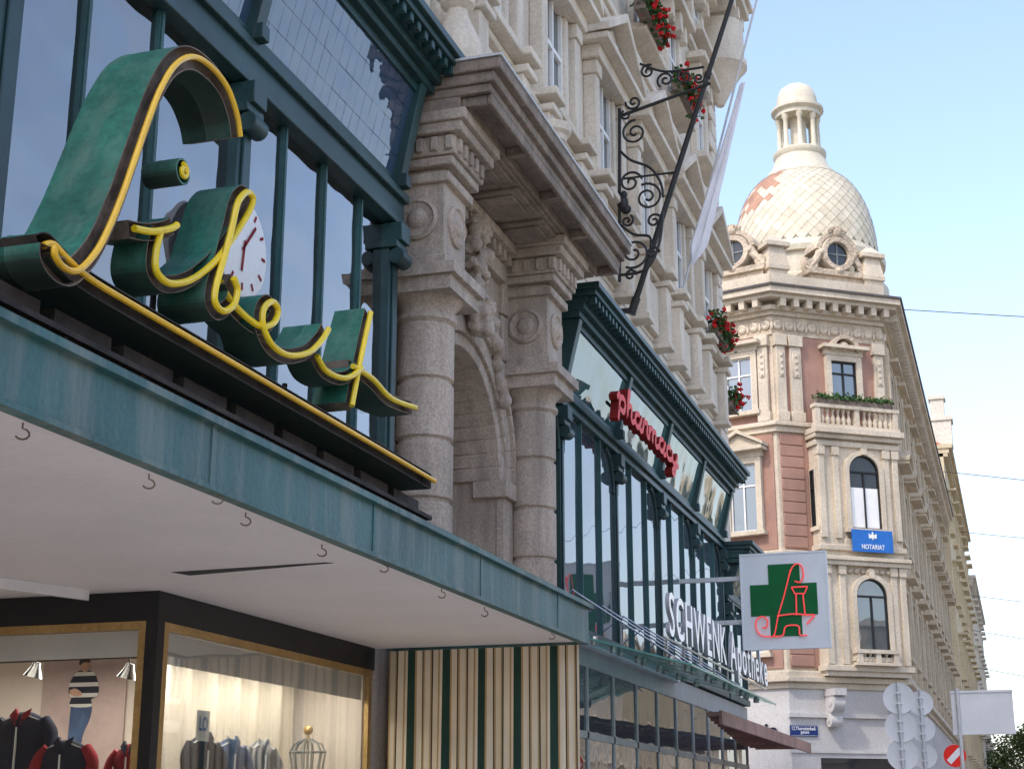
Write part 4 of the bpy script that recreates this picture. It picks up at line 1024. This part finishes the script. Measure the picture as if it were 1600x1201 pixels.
def balus(name, X, u0, u1, y, z0, z1):
    m = MB(X); m.box(u0-.05, u1+.05, y-.14, y+.14, z0, z0+.1); m.box(u0-.05, u1+.05, y-.15, y+.15, z1-.12, z1)
    for u in (u0, (u0+u1)/2-.09, u1-.18): m.box(u, u+.18, y-.12, y+.12, z0+.1, z1-.12)
    u = u0+.3; h = z1-z0-.22
    while u < u1-.2:
        if abs(u-(u0+u1)/2) > .16:
            m.lathe([(.05, 0), (.085, .25*h), (.085, .35*h), (.04, .6*h), (.04, .75*h), (.07, .9*h), (.06, h)], Matrix.Translation((u, y, z0+.1)), 8)
        u += .2
    return m.build(name, M['tstone'], tw)
balus('balustrade', XO, U0-.05, CL-.02, .1, 14.32, 15.1)
balus('balustrade', XO, OC-.75, OC+.75, .18, 6.48, 6.98)
m = MB(XO); m.box(U0, CL, -.3, .12, 14.301, 14.33); m.build('balcony_floor', M['tstone'], tw)
for u in (1.35, CL-.5):
    m = MB(XC)
    for zz, r, yy in ((5.3, .3, .38), (4.75, .2, .25)):
        m.lathe([(0, -.2), (r, -.2), (r, .2), (0, .2)], frameM((u+.1, yy, zz), V((0, 1, 0)), V((0, 0, 1)), V((1, 0, 0))), 18)
        m.lathe([(0, -.22), (r*.4, -.22), (r*.4, .22), (0, .22)], frameM((u+.1, yy, zz), V((0, 1, 0)), V((0, 0, 1)), V((1, 0, 0))), 14)
    m.hexa([(u-.08, .05, 4.7), (u+.28, .05, 4.7), (u+.28, .3, 4.7), (u-.08, .3, 4.7)], [(u-.08, .05, 5.5), (u+.28, .05, 5.5), (u+.28, .6, 5.5), (u-.08, .6, 5.5)])
    m.box(u-.12, u+.32, .05, .75, 5.52, 5.74); m.build('console', M['gstone'], tw)
m = MB(XC); m.box(-.1, CL+.1, .05, .16, 4.85, 4.98); m.box(-.1, CL+.1, .05, .10, 3.75, 3.85); m.build('base_moulding', M['gstone'], tw)
for X, u0, u1 in ((XC, 1.0, CL-.6), (XL, -5, -2.2)):
    m = MB(X); m.box(u0, u1, .05, .08, .3, 3.6); m.build('shop_window', M['pane_d'], tw)
for k in range(12):
    u = 1.9+k*3.3
    for z, h, hd in ((7.0, 2.2, .35), (11.0, 2.2, .42), (15.0, 1.9, .3)):
        facade_window(tw, XR, u, z, z+h, 1.1, .2, .2, hd, ms=M['wing'], bars=0, ped=.4 if z == 11 else 0)
for k in range(13):
    m = MB(XR); m.box(.15+k*3.3, .6+k*3.3, -.05, .22, 6.3, 17.6); m.build('wing_pilaster', M['wing'], tw)
m = MB()
m.hexa([(p.x, p.y, 19.2) for p in foot(.7)], [(p.x, p.y, 21.0) for p in foot(-3.5)]); m.build('roof', M['roof'], tw)
# dome
DC = V((-6.2, 55.5, 0))
TD = Matrix.Translation(DC)
ZS = lambda z: 1.6+(z-1.6)*1.047
D0, DH, DR = ZS(21.0), ZS(24.4)-ZS(21.0), 2.70
m = MB(); m.lathe([(3.05, 19.3), (3.0, 20.6), (2.80, 20.7), (2.78, D0-.45), (2.92, D0-.4), (2.96, D0-.2), (2.78, D0-.1), (2.72, D0+.1)], TD, 48); m.build('drum', M['lead'], tw)
m = MB(); nseg, nr = 38, 22
def dome_r(t): return DR*max(0, math.cos(t*math.pi/2*.83))**.76
def dome_z(t): return D0+DH*math.sin(t*math.pi/2*.93)/math.sin(math.pi/2*.93)
def dpt(i, j):
    t = j/nr; a = 2*math.pi*(i+(.5 if j % 2 else 0))/nseg
    r = dome_r(t)
    return V((DC.x+r*math.cos(a), DC.y+r*math.sin(a), dome_z(t))), a
m.lathe([(dome_r(j/nr)-.025, dome_z(j/nr)) for j in range(nr+1)], TD, 38, mi=0)
for j in range(nr-1):
    for i in range(nseg):
        b0, a0 = dpt(i, j)
        if j % 2: l, r_ = dpt(i, j+1)[0], dpt(i+1, j+1)[0]
        else: l, r_ = dpt(i-1, j+1)[0], dpt(i, j+1)[0]
        tp = dpt(i, j+2)[0]
        out = V((math.cos(a0), math.sin(a0), .4))*.02
        pk = math.cos(a0) < -.3 and math.sin(a0) < .2 and 6 < j < 18 and random.random() < .85*min(1, (-.15-math.cos(a0))*2.4)
        mi = 3 if pk else random.choice((0, 0, 0, 1, 1, 2))
        m.poly([b0+out, r_+out*.5, tp, l+out*.5], mi)
m.build('dome', [M['dome_a'], M['dome_b'], M['dome_c'], M['dome_r']], tw)
lz = lambda pr: [(r*1.03, ZS(z)) for r, z in pr]
m = MB(); m.lathe(lz([(1.5, 23.8), (1.4, 24.1), (1.36, 24.35), (1.08, 24.65), (.92, 25.1), (.99, 25.2), (.99, 25.32), (.85, 25.42), (.0, 25.43)]), TD, 32)
m.lathe(lz([(.0, 26.75), (.85, 26.76), (.85, 26.9), (.98, 27.0), (.98, 27.1), (.8, 27.14), (.76, 27.4), (.74, 27.6), (.62, 27.9), (.4, 28.08), (.0, 28.14)]), TD, 32)
m.lathe(lz([(.3, 25.4), (.3, 26.78)]), TD, 16)
lan = m.build('lantern', M['lead'], tw)
for k in range(8):
    a = k*math.pi/4+.2; m = MB()
    m.lathe(lz([(.13, 25.42), (.13, 25.5), (.095, 25.54), (.085, 26.55), (.13, 26.62), (.14, 26.77)]), TD @ Matrix.Translation((.73*math.cos(a), .73*math.sin(a), 0)), 10); m.build('lantern_column', M['lead'], lan)
# oculus dormers
def dormer(X, u, yo, zc=20.85):
    m = MB(X); T = frameM((u, yo, zc), V((1, 0, 0)), V((0, 0, 1)), V((0, 1, 0)))
    m.lathe([(.42, -.9), (.42, .0), (.45, .1), (.62, .1), (.66, .02), (.66, -1.4)], T, 28)
    m.box(u-1.1, u+1.1, yo-1.4, yo-.02, 19.2, zc-.62); m.box(u-1.2, u+1.2, yo-1.0, yo+.1, zc-.82, zc-.62)
    m.box(u-.62, u+.62, yo-1.6, yo-.3, zc-.62, zc+.2)
    m.arc(u, zc, .68, .85, yo-.9, yo+.04, R(10), R(170), 16)
    for q in (-1, 1):
        m.tube([V((u+q*(.62+.55*s), yo-.08, zc+.1-.75*s**.7)) for s in [i/8 for i in range(9)]], [.17-.01*i for i in range(9)], 8)
        m.lathe([(0, -.2), (.2, -.2), (.2, .06), (0, .06)], frameM((u+q*1.0, yo-.05, zc-.45), V((1, 0, 0)), V((0, 0, 1)), V((0, 1, 0))), 16)
        m.ball((u+q*.66, yo+.06, zc), (.09, .08, .12), 8, 5)
    m.ball((u, yo+.02, zc+.82), (.2, .15, .22)); m.ball((u, yo+.08, zc-.64), (.16, .1, .12))
    for k in range(7): m.ball((u-.33+.11*k, yo+.08, zc+.98-.02*abs(k-3)**1.6), (.07, .07, .08), 6, 4)
    o = m.build('oculus_dormer', M['tstone_dk'], tw)
    g = MB(X); g.lathe([(0, -.1), (.43, -.1), (.43, -.06), (0, -.055)], T, 28); g.build('pane', M['pane_d'], o)
    g = MB(X); g.box(u-.025, u+.025, yo-.055, yo-.02, zc-.4, zc+.4); g.box(u-.4, u+.4, yo-.054, yo-.022, zc-.025, zc+.025); g.build('frame', M['frame_dk'], o)
dormer(XC, 2.75, .0); dormer(XL, -1.3, .0); dormer(XR, 2.9, -.4)
for X, u in ((XC, CL-.15), (XC, .35), (XR, 5.2)):
    m = MB(X); m.box(u-.35, u+.35, -.65, .10, 19.2, 20.0); m.box(u-.42, u+.42, -.7, .17, 20.0, 20.15)
    m.hexa([(u-.4, -.65, 20.15), (u+.4, -.65, 20.15), (u+.4, .15, 20.15), (u-.4, .15, 20.15)], [(u-.28, -.6, 20.85), (u+.28, -.6, 20.85), (u+.28, .05, 20.85), (u-.28, .05, 20.85)])
    m.box(u-.45, u+.45, -.7, .2, 20.85, 21.0); m.hexa([(u-.4, -.65, 21.0), (u+.4, -.65, 21.0), (u+.4, .15, 21.0), (u-.4, .15, 21.0)], [(u-.1, -.3, 21.3), (u+.1, -.3, 21.3), (u+.1, -.1, 21.3), (u-.1, -.1, 21.3)])
    m.build('corner_pedestal', M['tstone'], tw)
m = MB(); slab_(m, .25, 19.2, 19.75); m.build('attic_parapet', M['tstone'], tw)
# balcony greenery
t = thing('balcony_planter', 'brown planter of green leaves on the tower balcony rail below the top window', 'planter', XO @ V((2.7, .1, 15.1)))
m = MB(XO); m.box(U0, CL-.2, .0, .24, 15.1, 15.3); m.build('planter', M['rust'], t)
m = MB(XO)
for k in range(900):
    c = V((random.uniform(U0, CL-.2), random.gauss(.12, .12), 15.28+abs(random.gauss(0, .09)))); n1 = V((random.gauss(0, 1), random.gauss(0, 1), random.gauss(0, 1))).normalized(); a_ = n1.orthogonal().normalized()*.05; b_ = n1.cross(a_)
    m.poly([c+a_, c+b_, c-a_, c-b_])
m.build('leaves', M['leaf'], t)
# signs on the tower
def XT(X, u, z, d): return frameM(X @ V((u, d, z)), X.to_3x3() @ V((1, 0, 0)), V((0, 0, 1)), X.to_3x3() @ V((0, 1, 0)))
NU = 2.9
t = thing('office_sign', 'blue sign reading NOTARIAT with a white crest below the tower arched window', 'sign', XO @ V((NU, .3, 10.3)))
m = MB(XO); m.box(NU-.75, NU+.75, .26, .32, 10.15, 10.88); m.build('plate', M['blue'], t)
text_part('lettering', 'NOTARIAT', XT(XO, NU, 10.32, .325), .85, .16, .004, M['white'], t, .01)
m = MB(XO); m.ball((NU, .325, 10.66), (.05, .012, .11), 10, 6)
for q in (-1, 1): m.prism([(NU, .322, 10.62), (NU+q*.14, .322, 10.6), (NU+q*.15, .322, 10.76), (NU+q*.05, .322, 10.72)], (0, .008, 0))
m.ball((NU, .325, 10.78), (.035, .012, .035), 8, 5); m.build('crest', M['white'], t)
t = thing('street_name_plate', 'small dark blue street name plate low on the grey base of the tower', 'sign', XC @ V((.4, .1, 4.4)))
m = MB(XC); m.box(-.06, .92, .06, .1, 4.26, 4.60); m.build('plate', M['navy'], t)
m = MB(XC); m.box(-.03, .89, .101, .104, 4.28, 4.287); m.box(-.03, .89, .101, .104, 4.573, 4.58); m.build('border', M['white'], t)
text_part('lettering', '12.Theresienbad-', XT(XC, .43, 4.50, .102), .86, .11, .002, M['white'], t, .01)
text_part('lettering', 'gasse', XT(XC, .45, 4.36, .102), .30, .10, .002, M['white'], t, .01)
t = thing('shop_lettering', 'dark letters ria on the pale shop fascia left of the street name plate', 'lettering', XL @ V((-.75, .1, 4.3)))
text_part('lettering', 'ria', XT(XL, -.75, 4.45, .10), .75, .42, .02, M['navycloth'], t, .01)
# ================================================================== HOUSES BEYOND
def house(name, label, x0, x1, y0, y1, h, wallm, storeys, roofm, n):
    t = thing(name, label, 'building', ((x0+x1)/2, (y0+y1)/2, 0))
    m = MB(); m.box(x0, x1, y0, y1, 0, h); m.build('wall', wallm, t)
    m = MB(); m.box(x0, x1+.25, y0, y1, h-.5, h-.3); m.box(x0, x1+.55, y0-.1, y1+.1, h, h+.25); m.box(x0, x1+.35, y0-.02, y1, h-.3, h-.001); m.build('cornice', wallm, t)
    m = MB(); m.prism([(x0, y0+.1, h+.25), (x1, y0+.1, h+.25), ((x0+x1)/2, y0+.1, h+3.5)], (0, y1-y0-.2, 0)); m.build('roof', roofm, t)
    X = frameM((x1, y0, 0), V((0, 1, 0)), V((1, 0, 0)), V((0, 0, 1)))
    for s in range(storeys):
        for k in range(n):
            facade_window(t, X, (k+.5)*(y1-y0)/n, 5.5+s*(h-6)/storeys, 5.5+s*(h-6)/storeys+2.1, 1.1, .2, .2, .35, ms=wallm, bars=0)
    return t
WP2 = pm('yellow_plaster', (.58, .49, .33), .15, .5, .9, .3, 8, .3, (.38, .31, .21), bd=.06)
WP3 = pm('pale_plaster', (.62, .57, .49), .12, .5, .9, .2, 8, .3, (.42, .38, .32), bd=.06)
h2 = house('terraced_house', 'tall yellow house beyond the tower building with a chimney and red roof', -14, -2.95, 94.1, 128, 23.4, WP2, 4, M['tile'], 8)
m = MB(); m.box(-3.9, -2.35, 94.3, 95.6, 23.6, 25.2); m.box(-4.0, -2.25, 94.2, 95.7, 25.2, 25.45); m.box(-3.5, -2.7, 94.5, 95.4, 25.45, 26.6); m.box(-3.6, -2.6, 94.4, 95.5, 26.6, 26.8); m.build('chimney', WP3, h2)
house('terraced_house', 'lower pale house at the far end of the left row', -14, -2.8, 128.2, 160, 20.5, WP3, 4, M['tile'], 8)
fb = house('far_building', 'distant pale building with a brown roof behind the trees at the right edge', 2.6, 16, 240, 262, 13.5, WP3, 3, M['tile'], 3)
for i, (nm, c, y0, y1, h) in enumerate((('cream', M['tstone'], -14, 6, 9.2), ('yellow', WP2, 6.1, 24, 10.5), ('pale', WP3, 24.1, 43, 8.8), ('sandy', M['wing'], 43.1, 70, 10), ('white', M['stone_lt'], 70.1, 104, 12), ('buff', WP2, 104.1, 150, 14))):
    t = thing('terraced_house', '%s plastered house across the street, seen only as a reflection in the panes' % nm, 'building', (15, (y0+y1)/2, 0))
    m = MB(); m.box(14, 18, y0, y1, 0, h); m.build('wall', c, t)
    m = MB(); m.box(13.5, 18, y0, y1, h, h+.4); m.box(13.8, 14, y0, y1, 4.4, 4.7); m.build('cornice', M['stone_lt'], t)
    X = frameM((14, y1, 0), V((0, -1, 0)), V((-1, 0, 0)), V((0, 0, 1)))
    n = int((y1-y0)/3.2)
    for k in range(n): facade_window(t, X, (k+.5)*(y1-y0)/n, 5.4, 7.7, 1.2, .2, .12, .25, ms=M['stone_lt'], mp=M['pane_d'])
# ================================================================== STREET SIGNS, TREES, WIRES
def disc_post(label, px, Y, discs, rad):
    p = onY(px, 1090, Y)
    t = thing('traffic_sign_post', label, 'traffic sign', (p.x, Y, .13), 'posts with stacked round sign backs')
    top = onY(px, discs[0], Y).z
    m = MB(); m.tube([(p.x, Y, .13), (p.x, Y, top+rad)], .03, 10); m.build('post', M['grey'], t)
    for k, py in enumerate(discs):
        z = onY(px, py, Y).z; m = MB(); yy = Y+.06+.012*k
        m.lathe([(0, -.004), (rad-.02, -.004), (rad, -.012), (rad, .012), (0, .013)], axisM((p.x, yy, z), (0, 1, 0)), 32)
        m.box(p.x-.05, p.x+.05, Y-.036, yy-.005, z+.08, z+.11); m.box(p.x-.05, p.x+.05, Y-.036, yy-.005, z-.11, z-.08)
        m.build('sign_back', M['signback'], t)
disc_post('grey post with stacked round sign backs, the left of the pair', 1404, 30, (1090, 1134, 1178), .29)
disc_post('grey post with stacked round sign backs, the right of the pair', 1438, 32, (1097, 1138, 1180), .24)
a, c = onY(1485, 1080, 30), onY(1587, 1145, 30)
t = thing('direction_sign', 'blank grey rectangular sign back on a post at the lower right', 'traffic sign', (onY(1501, 1150, 30).x, 30, .13))
m = MB(); m.box(a.x, c.x, 29.98, 30.02, c.z, a.z); m.box(a.x-.01, c.x+.01, 29.96, 30.04, a.z-.03, a.z+.01); m.box(a.x-.01, c.x+.01, 29.96, 30.04, c.z-.01, c.z+.03); m.build('panel', M['signback'], t)
m = MB(); px_ = onY(1501, 1150, 30).x; m.tube([(px_, 29.92, .13), (px_, 29.92, a.z+.05)], .035, 10); m.build('post', M['grey'], t)
p = onY(1492, 1180, 36)
t = thing('no_stopping_sign', 'small round sign with red and white diagonal band beneath the grey sign back', 'traffic sign', (p.x, 36, .13))
m = MB(); m.lathe([(0, -.01), (.24, -.01), (.24, .01), (0, .011)], axisM(p, (0, -1, 0)), 28); m.build('plate', M['red'], t)
m = MB(); m.prism([p+V((-.18, -.016, -.09)), p+V((-.09, -.016, -.18)), p+V((.18, -.016, .09)), p+V((.09, -.016, .18))], (0, .004, 0)); m.build('band', M['white'], t)
m = MB(); m.tube([(p.x, 36.05, .13), (p.x, 36.05, p.z+.26)], .03, 8); m.build('post', M['grey'], t)
def tree(label, x, y, h, r, seed):
    rd = random.Random(seed)
    t = thing('street_tree', label, 'tree', (x, y, 0), 'trees at the end of the street')
    m = MB(); m.tube([(x, y, 0), (x+.1, y, h*.3), (x, y, h*.75)], [.28, .22, .08], 8)
    ends = []
    for k in range(9):
        a = rd.uniform(0, 6.28); e = V((x+r*.7*math.cos(a), y+r*.7*math.sin(a), h*rd.uniform(.5, .9))); ends.append(e)
        m.tube([(x, y, h*rd.uniform(.28, .55)), e], [.1, .03], 6)
    m.build('trunk', M['bark'], t)
    m = MB()
    cl = [e+V((rd.gauss(0, .5), rd.gauss(0, .5), rd.gauss(0, .5))) for e in ends for _ in range(4)]+[V((x+rd.gauss(0, r*.4), y+rd.gauss(0, r*.4), h*rd.uniform(.5, 1))) for _ in range(14)]
    for c in cl:
        rr = rd.uniform(.6, 1.2)
        for k in range(110):
            d = V((rd.gauss(0, 1), rd.gauss(0, 1), rd.gauss(0, 1))).normalized()*rr*rd.random()**.4
            n1 = V((rd.gauss(0, 1), rd.gauss(0, 1), rd.gauss(0, 1)+.6)).normalized(); a_ = n1.orthogonal().normalized()*.13; b_ = n1.cross(a_)*.7
            m.poly([c+d+a_, c+d+b_, c+d-a_, c+d-b_])
    m.build('crown', M['tleaf'], t)
tree('leafy street tree lowest at the right edge, nearest the camera', 2.3, 118, 8.6, 3.2, 1)
tree('leafy street tree partly behind the nearest one', .4, 130, 8.8, 3.0, 2)
tree('leafy street tree farthest down the street', 4.5, 142, 10, 3.4, 3)
WL = {58: 'topmost overhead wire crossing the blue sky from the tower cornice', 84: 'second overhead wire from the top, beside the chimney', 110: 'third overhead wire from the top crossing the sky', 118: 'fourth overhead wire from the top crossing the sky', 122: 'fifth overhead wire from the top crossing the sky', 126: 'lowest overhead wire crossing the sky above the sign back'}
for px, py, px2, py2, Y in ((1430, 484, 1600, 491, 58), (1484, 737, 1600, 747, 84), (1498, 830, 1600, 838, 110), (1520, 930, 1600, 938, 118), (1526, 985, 1600, 996, 122), (1526, 1042, 1600, 1054, 126)):
    a, c = onY(px, py, Y), onY(px2, py2, Y); d = (c-a); a = a-d*.25
    e = a+d*((14-a.x)/d.x); mid = a.lerp(e, .5)-V((0, 0, .12))
    m = MB(); m.tube([a, a.lerp(mid, .5)-V((0, 0, .03)), mid, mid.lerp(e, .5)-V((0, 0, .03)), e], .012+.00008*Y, 5)
    tag(m.build('overhead_wire', M['black'], None, loc=mid), WL[Y], 'wire', 'overhead wires')
